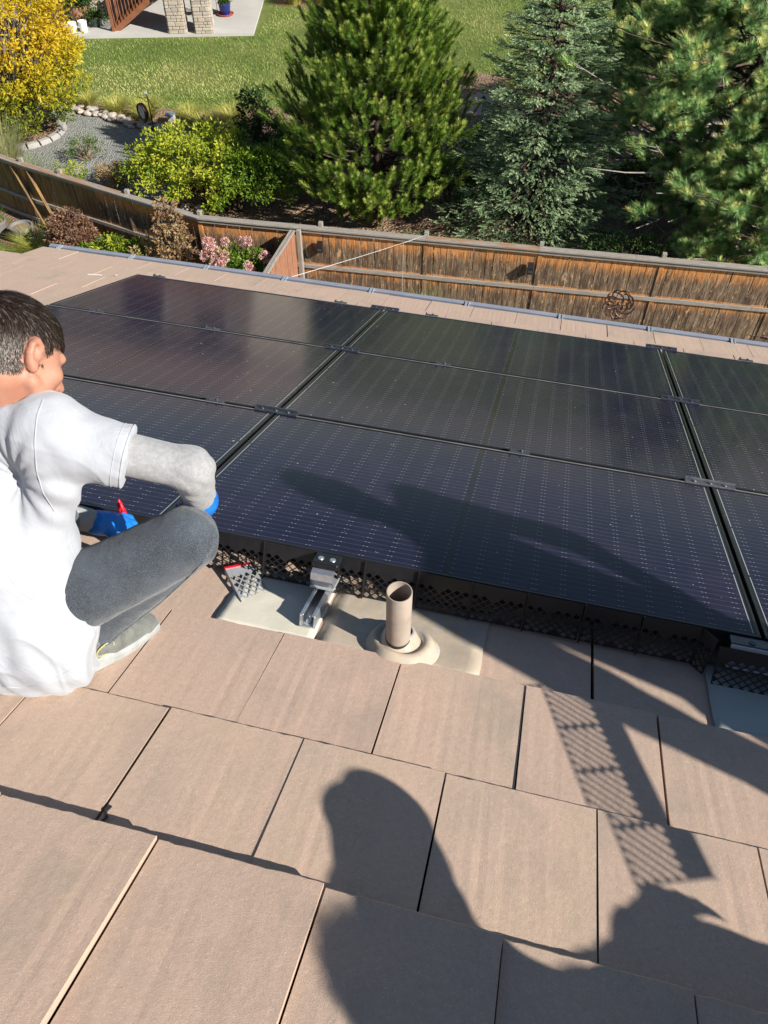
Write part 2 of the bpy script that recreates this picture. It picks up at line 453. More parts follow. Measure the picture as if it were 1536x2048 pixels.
# ------------------------------------------------------------------ solar array
PW, PH, PU, PV = 1.768, 1.020, 1.780, 1.042
def panel_meshes():
    f = MB(); lip = 0.009; h = 0.040
    f.bbox(0, PW, 0, lip, -h, 0.0, 0.0015); f.bbox(0, PW, PH - lip, PH, -h, 0.0, 0.0015)
    f.bbox(0, lip, lip, PH - lip, -h, -0.0002, 0.0015); f.bbox(PW - lip, PW, lip, PH - lip, -h, -0.0002, 0.0015)
    f.box(lip, PW - lip, lip, PH - lip, -h + 0.001, -0.012)
    fr = f.mesh('frame', M['frame'])
    g = MB(); nx, ny = 1, 1
    g.box(lip - 0.001, PW - lip + 0.001, lip - 0.001, PH - lip + 0.001, -0.0105, -0.0022)
    gl = g.mesh('glass_pane', M['glass'])
    b = MB(); b.bbox(0.004, PW - 0.004, PH - 0.0075, PH - 0.0015, -0.0005, 0.0022, 0.0008)  # added strip carrying the painted highlight along the far frame edge
    bd = b.mesh('glint_strip', M['bevel_glint'])
    return fr, gl, bd
FR, GL, BD = panel_meshes()
def clamp_mesh():
    b = MB(); b.bbox(-0.042, 0.042, -0.014, 0.014, -0.002, 0.006, 0.0015); b.bbox(-0.038, -0.032, -0.012, 0.012, 0.006, 0.016, 0.001)
    b.lathe([(0.0, 0.014), (0.006, 0.014), (0.0075, 0.012), (0.0075, 0.006)], 10, Matrix.Translation((0.008, 0, 0)))
    return b.mesh('clamp', M['clamp'])
def splice_mesh():
    b = MB(); b.bbox(-0.095, 0.095, -0.019, 0.015, -0.003, 0.005, 0.0015); b.bbox(-0.095, 0.095, 0.009, 0.0155, 0.005, 0.014, 0.0015)
    for x in (-0.06, 0.0, 0.055): b.lathe([(0.0, 0.010), (0.006, 0.010), (0.0075, 0.008), (0.0075, 0.005)], 10, Matrix.Translation((x, -0.006, 0)))
    return b.mesh('splice_bar', M['clamp'])
CLM, SPM = clamp_mesh(), splice_mesh()
SPA = SPM.copy(); SPA.materials.clear(); SPA.materials.append(M['splice_grey'])
rowname = ['nearest row, beside the perforated skirt', 'middle row', 'farthest row, along the gutter']
colname = ['left', 'middle', 'right']
for ci in range(3):
    for ri in range(3):
        u0 = -1.774 + ci * PU; v0 = ri * PV
        lab = f'black solar panel in the {rowname[ri]}, {colname[ci]} column of the array'
        if ci == 0 and ri == 0: lab = 'black solar panel in the nearest row, half hidden behind the seated man'
        p = empty('solar_panel', ROOFM @ Matrix.Translation((u0, v0, random.gauss(0, .0005))), label=lab, cat='solar panel', group='black solar panels on the tile roof')
        link('frame', FR, p); link('glass_pane', GL, p); link('glint_strip', BD, p)
        yb = PH + 0.011
        if ri < 3:
            for cx in {0: {0: (0.30, 1.495), 1: (0.31, 1.02), 2: (0.16, 1.47)}, 1: {0: (1.03,), 1: (0.55,), 2: (0.31,)}, 2: {0: (0.8,), 1: (0.9,), 2: (0.50, )}}[ci][ri]:
                link('clamp', CLM, p, Matrix.Translation((cx, yb, 0)))
            if ci < 2:
                link('splice_bar', SPA if (ri == 0 and ci == 1) else SPM, p, Matrix.Translation((PW + 0.006, yb, 0.001)))

# perforated skirt along the near edge
def skirt_mesh(w, name='skirt_panel', matl=None, rows=4, top=0.032, dh=0.0208, ndx=6, solid=()):
    """sheet w wide, hanging in local -z; diamonds in a staggered grid are real holes"""
    V = []; Q = []; T = []
    dx = w / ndx
    def P(x, z): V.append((x, 0, z)); return len(V) - 1
    a = [P(0, 0), P(w, 0), P(w, -top), P(0, -top)]; Q.append(a)
    r = 0.80
    for j in range(2 * rows + 1):
        zc = -top - j * dh / 2
        for i in range(ndx + 1):
            xc = i * dx if j % 2 == 0 else (i + 0.5) * dx
            if j % 2 == 1 and i == ndx: continue
            hx, hz = dx / 2, dh / 2
            pts = [(xc, zc + hz), (xc + hx, zc), (xc, zc - hz), (xc - hx, zc)]
            edge = (j == 0 or j == 2 * rows or xc - hx < -1e-6 or xc + hx > w + 1e-6)
            if edge:
                cl = [(min(max(x, 0), w), min(max(z, -top - rows * dh), -top)) for x, z in pts]
                q = []
                for c in cl:
                    if not q or (abs(c[0] - q[-1][0]) + abs(c[1] - q[-1][1])) > 1e-7: q.append(c)
                if len(q) > 1 and abs(q[0][0] - q[-1][0]) + abs(q[0][1] - q[-1][1]) < 1e-7: q.pop()
                if len(q) == 3: T.append([P(*c) for c in q])
                elif len(q) == 4: Q.append([P(*c) for c in q])
                continue
            if (i, j) in solid:
                Q.append([P(*c) for c in pts]); continue
            o = [P(*c) for c in pts]; n = [P(xc + (x - xc) * r, zc + (z - zc) * r) for x, z in pts]
            for q in range(4): Q.append([o[q], o[(q + 1) % 4], n[(q + 1) % 4], n[q]])
    me = npmesh(name, V, [np.array(Q)] + ([np.array(T)] if T else []), matl or M['black_metal'])
    return me
def thick(o, t=0.0012):
    md = o.modifiers.new('sheet', 'SOLIDIFY'); md.thickness = t; md.offset = 0
    return o
skirt = empty('array_skirt', ROOFM @ Matrix.Translation((0, 0, 0)), label='black perforated metal skirt closing the near edge of the solar array', cat='skirt')
tiltS = Matrix.Rotation(math.radians(-9), 4, 'X')
SK = skirt_mesh(0.157, solid={(2, 1), (3, 7), (5, 3)})
SKr = MB(); SKr.bbox(-0.0022, 0.0022, -0.010, 0.002, -0.118, 0.001, 0.0008); SKR = SKr.mesh('rib', M['black_metal'])
us = [0.025, 0.183, 0.341]
for u in us + [0.656, 0.817, 0.976, 1.137, 1.299, 1.460]:
    o = thick(link('skirt_panel', SK, skirt, Matrix.Translation((u, -0.006, -0.002)) @ tiltS))
    link('rib', SKR, skirt, Matrix.Translation((u, -0.006, -0.002)) @ tiltS)
SK2 = skirt_mesh(0.078, ndx=3)
thick(link('skirt_panel', SK2, skirt, Matrix.Translation((0.576, -0.006, -0.002)) @ tiltS))
link('rib', SKR, skirt, Matrix.Translation((0.576, -0.006, -0.002)) @ tiltS)
SK3 = skirt_mesh(0.16, ndx=6)
for u in (1.66, 1.82, 1.98, 2.14, 2.30, 2.46, 2.62, 2.78):
    thick(link('skirt_panel', SK3, skirt, Matrix.Translation((u, -0.055 if u < 2.0 else -0.006, -0.018 if u < 2.0 else -0.002)) @ Matrix.Rotation(math.radians(-16 if u < 2 else -9), 4, 'X')))
# bent returns at the bracket
thick(link('skirt_return', skirt_mesh(0.055, ndx=2), skirt, Matrix.Translation((1.622, -0.006, -0.004)) @ Matrix.Rotation(math.radians(-55), 4, 'Z') @ tiltS))

# flashings, feet, vent pipe ------------------------------------------------
def sheet(name, m, parent, u0, u1, v0, v1, n, t=0.0015, wob=0.0008, seed=1, mat=None):
    r = np.random.default_rng(seed); nx, ny = 12, 10
    xs = np.linspace(u0, u1, nx + 1); ys = np.linspace(v0, v1, ny + 1)
    V = [(x + (r.normal(0, .0012) if i in (0, nx) else 0), y + (r.normal(0, .0012) if j in (0, ny) else 0), n - 0.060 * (v0 * 0 + (ys[-1] - y)) * 0 + r.normal(0, wob)) for j, y in enumerate(ys) for i, x in enumerate(xs)]
    Q = [(j * (nx + 1) + i, j * (nx + 1) + i + 1, (j + 1) * (nx + 1) + i + 1, (j + 1) * (nx + 1) + i) for j in range(ny) for i in range(nx)]
    me = npmesh(name, V, [np.array(Q)], m, smooth=True)
    o = link(name, me, parent); 
    if mat is not None: o.matrix_local = mat
    return thick(o, t)
# tile surface of the course under the feet: its butt at v=.0965, surface n=-.12 there, -.142 at v=-.268
def nsurf(v): return -0.12 - 0.060 * (0.0965 - v)
foot = empty('mounting_foot', ROOFM @ Matrix.Translation((0.545, -0.13, -0.13)), label='short silver rail and clamp standing on cream flashing at the skirt', cat='bracket')
tiltF = Matrix.Rotation(0.060, 4, 'X')
sheet('flashing', M['flash_new'], foot, 0.283 - 0.545, 0.574 - 0.545, -0.268 + .13, 0.03 + .13, 0.0045, seed=3, mat=Matrix.Rotation(0.052, 4, 'X'))
mb = MB()
# channel rail
for x0, x1 in ((-0.0225, -0.018), (0.018, 0.0225)): mb.bbox(x0, x1, -0.088, 0.12, 0.008, 0.046, 0.0008)
mb.bbox(-0.0225, 0.0225, -0.088, 0.12, 0.0075, 0.012, 0.0008)
mb.bbox(-0.0225, -0.012, -0.088, 0.12, 0.0462, 0.050, 0.0008); mb.bbox(0.012, 0.0225, -0.088, 0.12, 0.0462, 0.050, 0.0008)
mb.build('rail', M['alu'], foot)
mb = MB(); mb.lathe([(0, 0.026), (0.006, 0.026), (0.008, 0.022), (0.008, 0.0125), (0.014, 0.0122), (0.014, 0.0120)], 12, Matrix.Translation((0, -0.05, 0)))
mb.lathe([(0, 0.026), (0.006, 0.026), (0.008, 0.022), (0.008, 0.0125), (0.014, 0.0122), (0.014, 0.0120)], 12, Matrix.Translation((0, -0.068, 0)))
mb.build('bolt', M['alu_dull'], foot)
mb = MB(); 
prof = [(0.052, 0.052), (0.040, 0.085), (0.044, 0.105), (0.060, 0.112)]
V = []; 
for y, z in prof: V += [(-0.034, y, z), (0.034, y, z)]
mb.add(V, [(2 * i, 2 * i + 1, 2 * i + 3, 2 * i + 2) for i in range(3)])
o = mb.build('clamp_plate', M['alu'], foot); thick(o, 0.004)
mb = MB(); mb.bbox(-0.036, 0.036, 0.045, 0.125, 0.052, 0.060, 0.001); mb.build('clamp_base', M['alu_dull'], foot)
mb = MB(); mb.bbox(-0.040, 0.040, 0.060, 0.122, 0.1135, 0.132, 0.003)
mb.build('top_block', M['black_metal'], foot)
mb = MB(); 
for x in (-0.018, 0.018): mb.lathe([(0, 0.1345), (0.004, 0.1345), (0.0085, 0.1360), (0.0095, 0.1325), (0.0095, 0.1315)], 14, Matrix.Translation((x, 0.086, 0)))
mb.build('bolt_head', M['alu'], foot, smooth=True)

vent = empty('vent_pipe', Matrix.Translation(roofp(0.807, -0.205, -0.14)), label='tan plumbing vent pipe rising from an old painted flashing', cat='vent pipe')
vinv = vent.matrix_world.inverted()
sheet('flashing', M['flash_old'], vent, 0.582, 1.040, -0.268, 0.035, 0.0, seed=5, mat=vinv @ ROOFM @ Matrix.Translation((0, 0, nsurf(-0.27) + 0.0065)) @ Matrix.Translation((0, -0.268, 0)) @ Matrix.Rotation(0.052, 4, 'X') @ Matrix.Translation((0, 0.268, 0)))
mb = MB(); ro, ri_, hh = 0.0335, 0.0295, 0.272
mb.lathe([(ro, 0.0), (ro, hh - 0.002), (ro - 0.001, hh), (ri_ + 0.001, hh), (ri_, hh - 0.002), (ri_, 0.02), (0.0, 0.02)], 40)
o = mb.build('pipe', M['pipe'], vent, smooth=False); smooth_by_angle(o.data, 50)
mb = MB(); mb.lathe([(ro + 0.0012, 0.052), (ro + 0.0016, 0.053), (ro + 0.0016, 0.066), (ro + 0.0006, 0.067)], 32); mb.build('sealant_band', M['tar'], vent, smooth=True)
Rboot = ROOFM.to_3x3().to_4x4()
mb = MB()
prof = [(0.1, 0.003), (0.098, 0.008), (0.090, 0.016), (0.083, 0.030), (0.074, 0.036), (0.066, 0.034), (0.060, 0.026), (0.054, 0.030), (0.048, 0.046), (0.042, 0.058), (0.036, 0.062), (0.0335, 0.060)]
mb.lathe(prof, 40)
V = mb.V[0].copy(); ang = np.arctan2(V[:, 1], V[:, 0]); rr = np.hypot(V[:, 0], V[:, 1])
k = np.clip((rr - 0.04) / 0.06, 0, 1)
V[:, 0] *= 1 + k * (0.06 * np.cos(2 * ang + .5) + 0.02 * np.sin(3 * ang)); V[:, 1] *= 1 + k * (0.05 * np.cos(2 * ang + .5) + .03 * np.sin(5 * ang))
V[:, 2] += k * (0.004 * np.sin(3 * ang + 1)); V[:, 0] += k * 0.012
mb.V[0] = V
mb.build('lead_boot', M['flash_old'], vent, vinv @ Matrix.Translation(roofp(0.807, -0.205, nsurf(-0.205) + 0.004)) @ Rboot, smooth=True)

mb = MB(); r2 = np.random.default_rng(4); pts = [(0.03 * math.cos(a) * (1 + r2.normal(0, .15)), 0.013 * math.sin(a) * (1 + r2.normal(0, .2))) for a in np.linspace(0, 2 * math.pi, 11)[:-1]]
V = [(0, 0, .006)] + [(x, y, .004) for x, y in pts] + [(x, y, 0) for x, y in pts]
mb.add(V, [(1 + i, 1 + (i + 1) % 10, 11 + (i + 1) % 10, 11 + i) for i in range(10)], [(0, 1 + i, 1 + (i + 1) % 10) for i in range(10)])
scrap = mb.build('tar_scrap', M['tar'], None, ROOFM @ Matrix.Translation((0.872, -0.283, -0.138)) @ Matrix.Rotation(.3, 4, 'Z'))
tag(scrap, 'small black scrap of tar paper lying below the vent pipe', 'scrap')

foot2 = empty('splice_bracket', ROOFM @ Matrix.Translation((1.70, -0.05, -0.12)), label='dark slotted rail bracket in shade at the right edge of the roof', cat='bracket')
sheet('flashing', M['flash_grey'], foot2, -0.05, 0.34, -0.218, 0.06, -0.003, seed=9, mat=Matrix.Rotation(0.045, 4, 'X'))
mb = MB(); mb.bbox(-0.01, 0.32, 0.004, 0.046, 0.100, 0.114, 0.002); mb.build('top_rail', M['clamp'], foot2)
mb = MB(); mb.bbox(-0.012, 0.32, -0.004, 0.003, 0.048, 0.112, 0.0015); mb.bbox(-0.012, 0.32, -0.018, -0.004, 0.046, 0.052, 0.0015); mb.build('side_rail', M['grey_plate'], foot2)
mb = MB(); mb.bbox(-0.010, 0.022, -0.0062, -0.0042, 0.078, 0.100, 0.0006); mb.build('sticker', M['chalk'], foot2)
mb = MB()
for x in (0.045, 0.12, 0.2, 0.27): mb.lathe([(0.0, 0.1160), (0.008, 0.1165), (0.010, 0.1145), (0.010, 0.1135)], 12, Matrix.Translation((x, 0.02, 0)))
mb.build('slot_bolt', M['black_metal'], foot2)

# loose offcut of skirt, primed grey with a red edge, lying on the flashing
off = empty('skirt_offcut', ROOFM @ Matrix.Translation((0.229, -0.052, -0.100)), label='loose grey perforated offcut with a red edge lying on the cream flashing', cat='offcut')
om = skirt_mesh(0.090, 'plate', M['grey_plate'], rows=4, top=0.024, dh=0.032, ndx=4)
lie = Matrix.Rotation(math.radians(42), 4, 'Z') @ Matrix.Rotation(math.radians(-79), 4, 'X')
thick(link('plate', om, off, lie), 0.002)
mb = MB(); mb.bbox(-0.001, 0.091, -0.003, 0.003, -0.001, 0.010, 0.001); mb.build('red_edge', M['red'], off, lie)
mb = MB(); mb.bbox(-0.001, 0.0015, -0.006, 0.012, -0.150, 0.0, 0.0005); mb.build('fold', M['grey_plate'], off, lie)

# ------------------------------------------------------------------ people (distance-field bodies)
def cap(a, b, ra, rb=None): return ('c', np.array(a, float), np.array(b, float), ra, ra if rb is None else rb)
def ell(c, r, R=None): return ('e', np.array(c, float), np.array(r, float), np.eye(3) if R is None else np.array(R, float))
def prim_d(p, X):
    if p[0] == 'c':
        _, a, b, ra, rb = p[:5]; ab = b - a; L = ab @ ab + 1e-12
        t = np.clip(((X - a) @ ab) / L, 0, 1)
        return np.linalg.norm(X - a - t[..., None] * ab, axis=-1) - (ra + (rb - ra) * t)
    _, c, r, R = p[:4]; Y = (X - c) @ R           # R columns = local axes
    k0 = np.linalg.norm(Y / r, axis=-1); k1 = np.linalg.norm(Y / (r * r), axis=-1) + 1e-9
    return k0 * (k0 - 1) / k1
def prim_box(p):
    if p[0] == 'c': m = max(p[3], p[4]); return np.minimum(p[1], p[2]) - m, np.maximum(p[1], p[2]) + m
    m = p[2].max(); return p[1] - m, p[1] + m
def sdf_mesh(prims, h, k=0.03, cuts=(), subs=(), pad=0.04):
    lo = np.min([prim_box(p)[0] for p in prims], 0) - pad; hi = np.max([prim_box(p)[1] for p in prims], 0) + pad
    n = np.ceil((hi - lo) / h).astype(int) + 1
    D = np.full(n, 0.08, np.float32); ax = [lo[i] + np.arange(n[i]) * h for i in range(3)]
    def region(p, ext):
        a, b = prim_box(p); i0 = np.clip(((a - ext - lo) / h).astype(int), 0, n); i1 = np.clip(((b + ext - lo) / h).astype(int) + 1, 0, n)
        sl = tuple(slice(i0[i], i1[i]) for i in range(3))
        X = np.stack(np.meshgrid(*[ax[i][sl[i]] for i in range(3)], indexing='ij'), -1)
        return sl, X
    for p in prims:
        kk = p[5] if (p[0] == 'c' and len(p) > 5) else k
        sl, X = region(p, 0.07); d = prim_d(p, X); a = D[sl]
        hgt = np.clip(0.5 + 0.5 * (a - d) / kk, 0, 1); D[sl] = a * (1 - hgt) + d * hgt - kk * hgt * (1 - hgt)
    for p in subs:
        sl, X = region(p, 0.03); d = -prim_d(p, X); a = D[sl]; kk = 0.008
        hgt = np.clip(0.5 - 0.5 * (a - d) / kk, 0, 1); D[sl] = a * (1 - hgt) + d * hgt + kk * hgt * (1 - hgt)
    if cuts:
        X = np.stack(np.meshgrid(*ax, indexing='ij'), -1)
        for (pt, nrm) in cuts:            # keep the side where (x-pt).nrm < 0
            nrm = np.array(nrm, float); nrm /= np.linalg.norm(nrm)
            D = np.maximum(D, (X - np.array(pt)) @ nrm)
    return nets(D, lo, h)
def nets(D, lo, h):
    c = np.array([(i, j, k) for i in (0, 1) for j in (0, 1) for k in (0, 1)])
    s = D < 0; n = np.array(D.shape)
    cnt = sum(s[a:n[0] - 1 + a, b:n[1] - 1 + b, e:n[2] - 1 + e].astype(np.int8) for a, b, e in c)
    idx = np.argwhere((cnt > 0) & (cnt < 8))
    vid = -np.ones(n - 1, np.int32); vid[tuple(idx.T)] = np.arange(len(idx))
    acc = np.zeros((len(idx), 3)); num = np.zeros(len(idx))
    for a in range(8):
        for b in range(a + 1, 8):
            if np.abs(c[a] - c[b]).sum() != 1: continue
            da = D[tuple((idx + c[a]).T)]; db = D[tuple((idx + c[b]).T)]
            m = (da < 0) != (db < 0); t = np.where(m, da / (da - db + 1e-12), 0)
            acc[m] += (c[a] + t[:, None] * (c[b] - c[a]))[m]; num += m
    V = lo + h * (idx + acc / np.maximum(num, 1)[:, None])
    F = []
    for d in range(3):
        e = np.zeros(3, int); e[d] = 1; u, v = [(1, 2), (2, 0), (0, 1)][d]
        eu = np.zeros(3, int); eu[u] = 1; ev = np.zeros(3, int); ev[v] = 1
        a = s; sl0 = [slice(1, n[i] - 1) for i in range(3)]; sl0[d] = slice(0, n[d] - 1); sl1 = list(sl0); sl1[d] = slice(1, n[d])
        m = s[tuple(sl0)] != s[tuple(sl1)]
        g = np.argwhere(m) + np.array([0 if i == d else 1 for i in range(3)])
        if not len(g): continue
        q = np.stack([vid[tuple((g - eu - ev).T)], vid[tuple((g - ev).T)], vid[tuple(g.T)], vid[tuple((g - eu).T)]], 1)
        flip = ~s[tuple(g.T)]; q[flip] = q[flip][:, ::-1]
        F.append(q)
    F = np.concatenate(F); F = F[(F >= 0).all(1)]
    return V, F
def vnormals(V, F):
    N = np.zeros_like(V); a, b, c, d = (V[F[:, i]] for i in range(4)); fn = np.cross(c - a, d - b)
    for i in range(4): np.add.at(N, F[:, i], fn)
    return N / (np.linalg.norm(N, axis=1, keepdims=True) + 1e-12)
def vnoise(X, scale, seed=0, oct=2):
    """cheap smooth value noise, vectorised"""
    out = np.zeros(len(X)); amp = 1.0; tot = 0
    for o in range(oct):
        P = X * scale * 2 ** o + seed * 7.31; i = np.floor(P).astype(np.int64); f = P - i; f = f * f * (3 - 2 * f); val = 0
        for a in (0, 1):
            for b in (0, 1):
                for c in (0, 1):
                    q = i + np.array((a, b, c)); hsh = (q[:, 0] * 73856093) ^ (q[:, 1] * 19349663) ^ (q[:, 2] * 83492791) ^ (seed * 2654435)
                    r = ((hsh * 1103515245 + 12345) & 0x7fffffff) / 0x7fffffff
                    wgt = (f[:, 0] if a else 1 - f[:, 0]) * (f[:, 1] if b else 1 - f[:, 1]) * (f[:, 2] if c else 1 - f[:, 2]); val = val + r * wgt
        out += amp * (val - 0.5) * 2; tot += amp; amp *= 0.5
    return out / tot
def relax(V, F, it=1):
    for _ in range(it):
        A = np.zeros_like(V); c = np.zeros(len(V))
        for i in range(4):
            j = (i + 1) % 4; np.add.at(A, F[:, i], V[F[:, j]]); np.add.at(A, F[:, j], V[F[:, i]]); np.add.at(c, F[:, i], 1); np.add.at(c, F[:, j], 1)
        V = V * 0.4 + 0.6 * A / c[:, None]
    return V
def body_part(name, m, parent, prims, h, k=0.03, cuts=(), subs=(), disp=None, rel=1):
    V, F = sdf_mesh(prims, h, k, cuts, subs)
    V = relax(V, F, rel)
    if disp is not None:
        N = vnormals(V, F); V = V + N * disp(V, N)[:, None]
    return link(name, npmesh(name, V, [F], m, smooth=True), parent)

def mat_cloth(name, a, b, rough=0.85, weave=900, bump=0.15, sc_=12, streak=None, sheen=0.2, crease=0.0):
    t = NT(name, rough, 0.2); v = t.vec('Object', rnd=False)
    c = t.ramp(t.noise(v, sc_, 5, 0.65), [(0.35, a), (0.65, b)])
    if streak:
        f = t.noise(t.vec('Object', streak[0], rnd=False), streak[1], 3, 0.7); c = t.mix(t.ramp(f, [(0.45, 0), (0.75, streak[3])]), c, streak[2])
    t.col(c); nz = t.noise(v, weave, 2); n2 = t.noise(v, 40, 3)
    nb = t.bump(t.math('ADD', nz, n2), bump, 0.0018)
    if crease:
        g = t.noise(t.vec('Object', (1.0, 1.7, 0.7), rnd=False), 7.5, 3, 0.55, 1.6); rd = t.math('POWER', t.math('SUBTRACT', 1.0, t.math('MULTIPLY', t.math('ABSOLUTE', t.math('SUBTRACT', g, 0.5)), 2.2, clamp=True)), 2.2)
        g2 = t.noise(v, 22, 3, 0.6, 0.8); x = t.n('ShaderNodeBump'); x.inputs['Strength'].default_value = crease; x.inputs['Distance'].default_value = 0.006
        t.l(t.math('ADD', rd, t.math('MULTIPLY', g2, 0.55)), x.inputs['Height']); t.l(nb, x.inputs['Normal']); t.l(x.outputs[0], t.p.inputs['Normal'])
    t.p.inputs['Sheen Weight'].default_value = sheen
    return t.m
M['shirt'] = mat_cloth('white_cotton', (0.365, 0.38, 0.41), (0.39, 0.405, 0.432), 0.9, 700, 0.12, crease=0.20)
M['sleeve'] = mat_cloth('heather_grey_jersey', (0.26, 0.26, 0.265), (0.33, 0.33, 0.33), 0.95, 500, 0.25, 110, crease=0.20)
M['denim'] = mat_cloth('washed_grey_denim', (0.024, 0.030, 0.039), (0.060, 0.073, 0.090), 0.9, 900, 0.5, 7, ((150, 40, 40), 7, (0.16, 0.18, 0.20), 0.8), crease=0.28)
M['denim_seam'] = mat_cloth('denim_seam', (0.03, 0.036, 0.045), (0.15, 0.16, 0.17), 0.9, 900, 0.3, 260)
M['glove'] = mat_cloth('blue_nitrile', (0.010, 0.13, 0.50), (0.015, 0.19, 0.62), 0.4, 300, 0.2, 20, sheen=0)
M['shoe'] = mat_cloth('grey_suede', (0.10, 0.105, 0.095), (0.17, 0.175, 0.16), 0.85, 600, 0.3, 30)
M['sole'] = mat_cloth('pale_rubber_sole', (0.27, 0.28, 0.27), (0.36, 0.37, 0.36), 0.7, 300, 0.2, 20, sheen=0)
M['lace'] = mat_cloth('yellow_edged_lace', (0.35, 0.33, 0.12), (0.4, 0.38, 0.2), 0.7, 300, 0.2)
M['dark_shirt'] = mat_cloth('dark_shirt', (0.03, 0.035, 0.05), (0.05, 0.055, 0.07))
M['workpants'] = mat_cloth('work_trousers', (0.10, 0.085, 0.06), (0.13, 0.11, 0.08))
def mat_skin():
    t = NT('skin', 0.5, 0.4); v = t.vec('Object', rnd=False)
    c = t.ramp(t.noise(v, 16, 4, 0.6), [(0.3, (0.37, 0.165, 0.105)), (0.7, (0.46, 0.235, 0.160))])
    c = t.mix(t.ramp(t.noise(v, 210, 3), [(0.6, 0), (0.8, 0.35)]), c, (0.24, 0.08, 0.05)); t.col(c)
    t.p.inputs['Subsurface Weight'].default_value = 0.12; t.p.inputs['Subsurface Radius'].default_value = (0.012, 0.005, 0.003); t.p.inputs['Subsurface Scale'].default_value = 0.6
    c2 = t.mix(t.ramp(t.noise(v, 38, 4, 0.7), [(0.45, 0.0), (0.75, 0.4)]), c, (0.50, 0.20, 0.14)); t.col(c2); t.bump(t.noise(v, 420, 4, 0.7), 0.45, 0.0015); return t.m
M['skin'] = mat_skin()
def mat_hair():
    t = NT('dark_hair', 0.42, 0.5)
    at = t.n('ShaderNodeAttribute'); at.attribute_name = 'tint'
    c = t.ramp(at.outputs['Fac'], [(0.0, (0.010, 0.006, 0.004)), (0.6, (0.040, 0.024, 0.016)), (0.88, (0.10, 0.07, 0.052)), (1.0, (0.26, 0.21, 0.17))]); t.col(c); return t.m
M['hair'] = mat_hair()

def basis(F, U):
    F = np.array(F, float); F /= np.linalg.norm(F); U = np.array(U, float); U -= F * (U @ F); U /= np.linalg.norm(U)
    return np.stack([np.cross(F, U), F, U], 1)       # columns: right, forward, up
def head_prims(c, B):
    """c = centre of the skull, B = basis"""
    L = lambda x, y, z: np.array(c) + B @ np.array((x, y, z))
    P = [ell(L(0, -0.012, 0.027), (0.073, 0.095, 0.088), B),
         ell(L(0, 0.030, -0.010), (0.062, 0.060, 0.070), B),
         ell(L(0, 0.035, -0.062), (0.050, 0.048, 0.042), B),
         ell(L(0, 0.072, -0.092), (0.022, 0.018, 0.018), B),           # chin
         cap(L(-0.052, 0.010, -0.062), L(-0.020, 0.068, -0.092), 0.016, 0.014), cap(L(0.052, 0.010, -0.062), L(0.020, 0.068, -0.092), 0.016, 0.014),
         cap(L(0, 0.088, 0.004), L(0, 0.108, -0.034), 0.009, 0.013),   # nose
         cap(L(-0.011, 0.094, -0.038), L(0.011, 0.094, -0.038), 0.010),
         cap(L(-0.034, 0.080, 0.018), L(0.034, 0.080, 0.018), 0.012),  # brow
         ell(L(-0.042, 0.062, -0.028), (0.020, 0.020, 0.018), B), ell(L(0.042, 0.062, -0.028), (0.020, 0.020, 0.018), B),  # cheekbones
         cap(L(-0.018, 0.090, -0.060), L(0.018, 0.090, -0.060), 0.0075), cap(L(-0.015, 0.089, -0.068), L(0.015, 0.089, -0.068), 0.0075)]
    P = [p if p[0] == 'e' else p + (0.012,) for p in P]
    S = [ell(L(-0.031, 0.097, 0.000), (0.016, 0.012, 0.010), B), ell(L(0.031, 0.097, 0.000), (0.016, 0.012, 0.010), B), cap(L(-0.02, 0.1, -0.064), L(0.02, 0.1, -0.064), 0.002)]
    for sd in (-1, 1):
        e = lambda x, y, z: L(sd * (x - 0.004), (y + 0.008) * 0.85 - 0.008, z * 0.88 - 0.012)
        pts = [e(0.076, -0.006, -0.030), e(0.088, -0.024, -0.004), e(0.093, -0.026, 0.016), e(0.088, -0.012, 0.028), e(0.080, 0.003, 0.020)]
        for a, b in zip(pts[:-1], pts[1:]): P.append(cap(a, b, 0.0052, 0.0052) + (0.004,))
        P.append(ell(e(0.078, -0.010, 0.000), (0.005, 0.014, 0.026), B)); P.append(cap(e(0.078, -0.004, -0.030), e(0.077, -0.002, -0.036), 0.0075, 0.007) + (0.006,))
        P.append(cap(e(0.081, -0.002, 0.010), e(0.084, -0.016, -0.008), 0.0038) + (0.003,))
        S.append(ell(e(0.086, -0.010, 0.002), (0.006, 0.0085, 0.014), B))
    return P, S
def hand_prims(wr, palm_dir, palm_nrm, s=1.0, curl=0.5, thumb=1):
    d = np.array(palm_dir, float); d /= np.linalg.norm(d); n = np.array(palm_nrm, float); n -= d * (n @ d); n /= np.linalg.norm(n); sd = np.cross(d, n) * thumb
    wr = np.array(wr, float); B = np.stack([sd, d, n], 1)
    P = [ell(wr + d * 0.050 * s, (0.042 * s, 0.052 * s, 0.018 * s), B), cap(wr - d * 0.01, wr + d * 0.03 * s, 0.027 * s, 0.028 * s)]
    for i, (off, ln) in enumerate(((0.030, 0.072), (0.010, 0.082), (-0.011, 0.076), (-0.031, 0.060))):
        a = wr + d * 0.088 * s + sd * off * s; ang = 0; ds = d
        for k in range(3):
            ang += curl * (0.55 + 0.25 * k); ds = d * math.cos(ang) + n * math.sin(ang); L = ln * s * (0.44, 0.32, 0.26)[k]
            b = a + ds * L; P.append(cap(a, b, (0.0105 - k * 0.001) * s, (0.0098 - k * 0.001) * s) + (0.006,)); a = b
    a = wr + d * 0.025 * s + sd * 0.030 * s; b = a + (d * 0.6 + sd * 0.75 + n * 0.25) * 0.042 * s; c = b + (d * 0.9 + sd * 0.2 + n * 0.5) * 0.032 * s
    P += [cap(a, b, 0.014 * s, 0.012 * s) + (0.01,), cap(b, c, 0.012 * s, 0.010 * s) + (0.006,)]
    return P

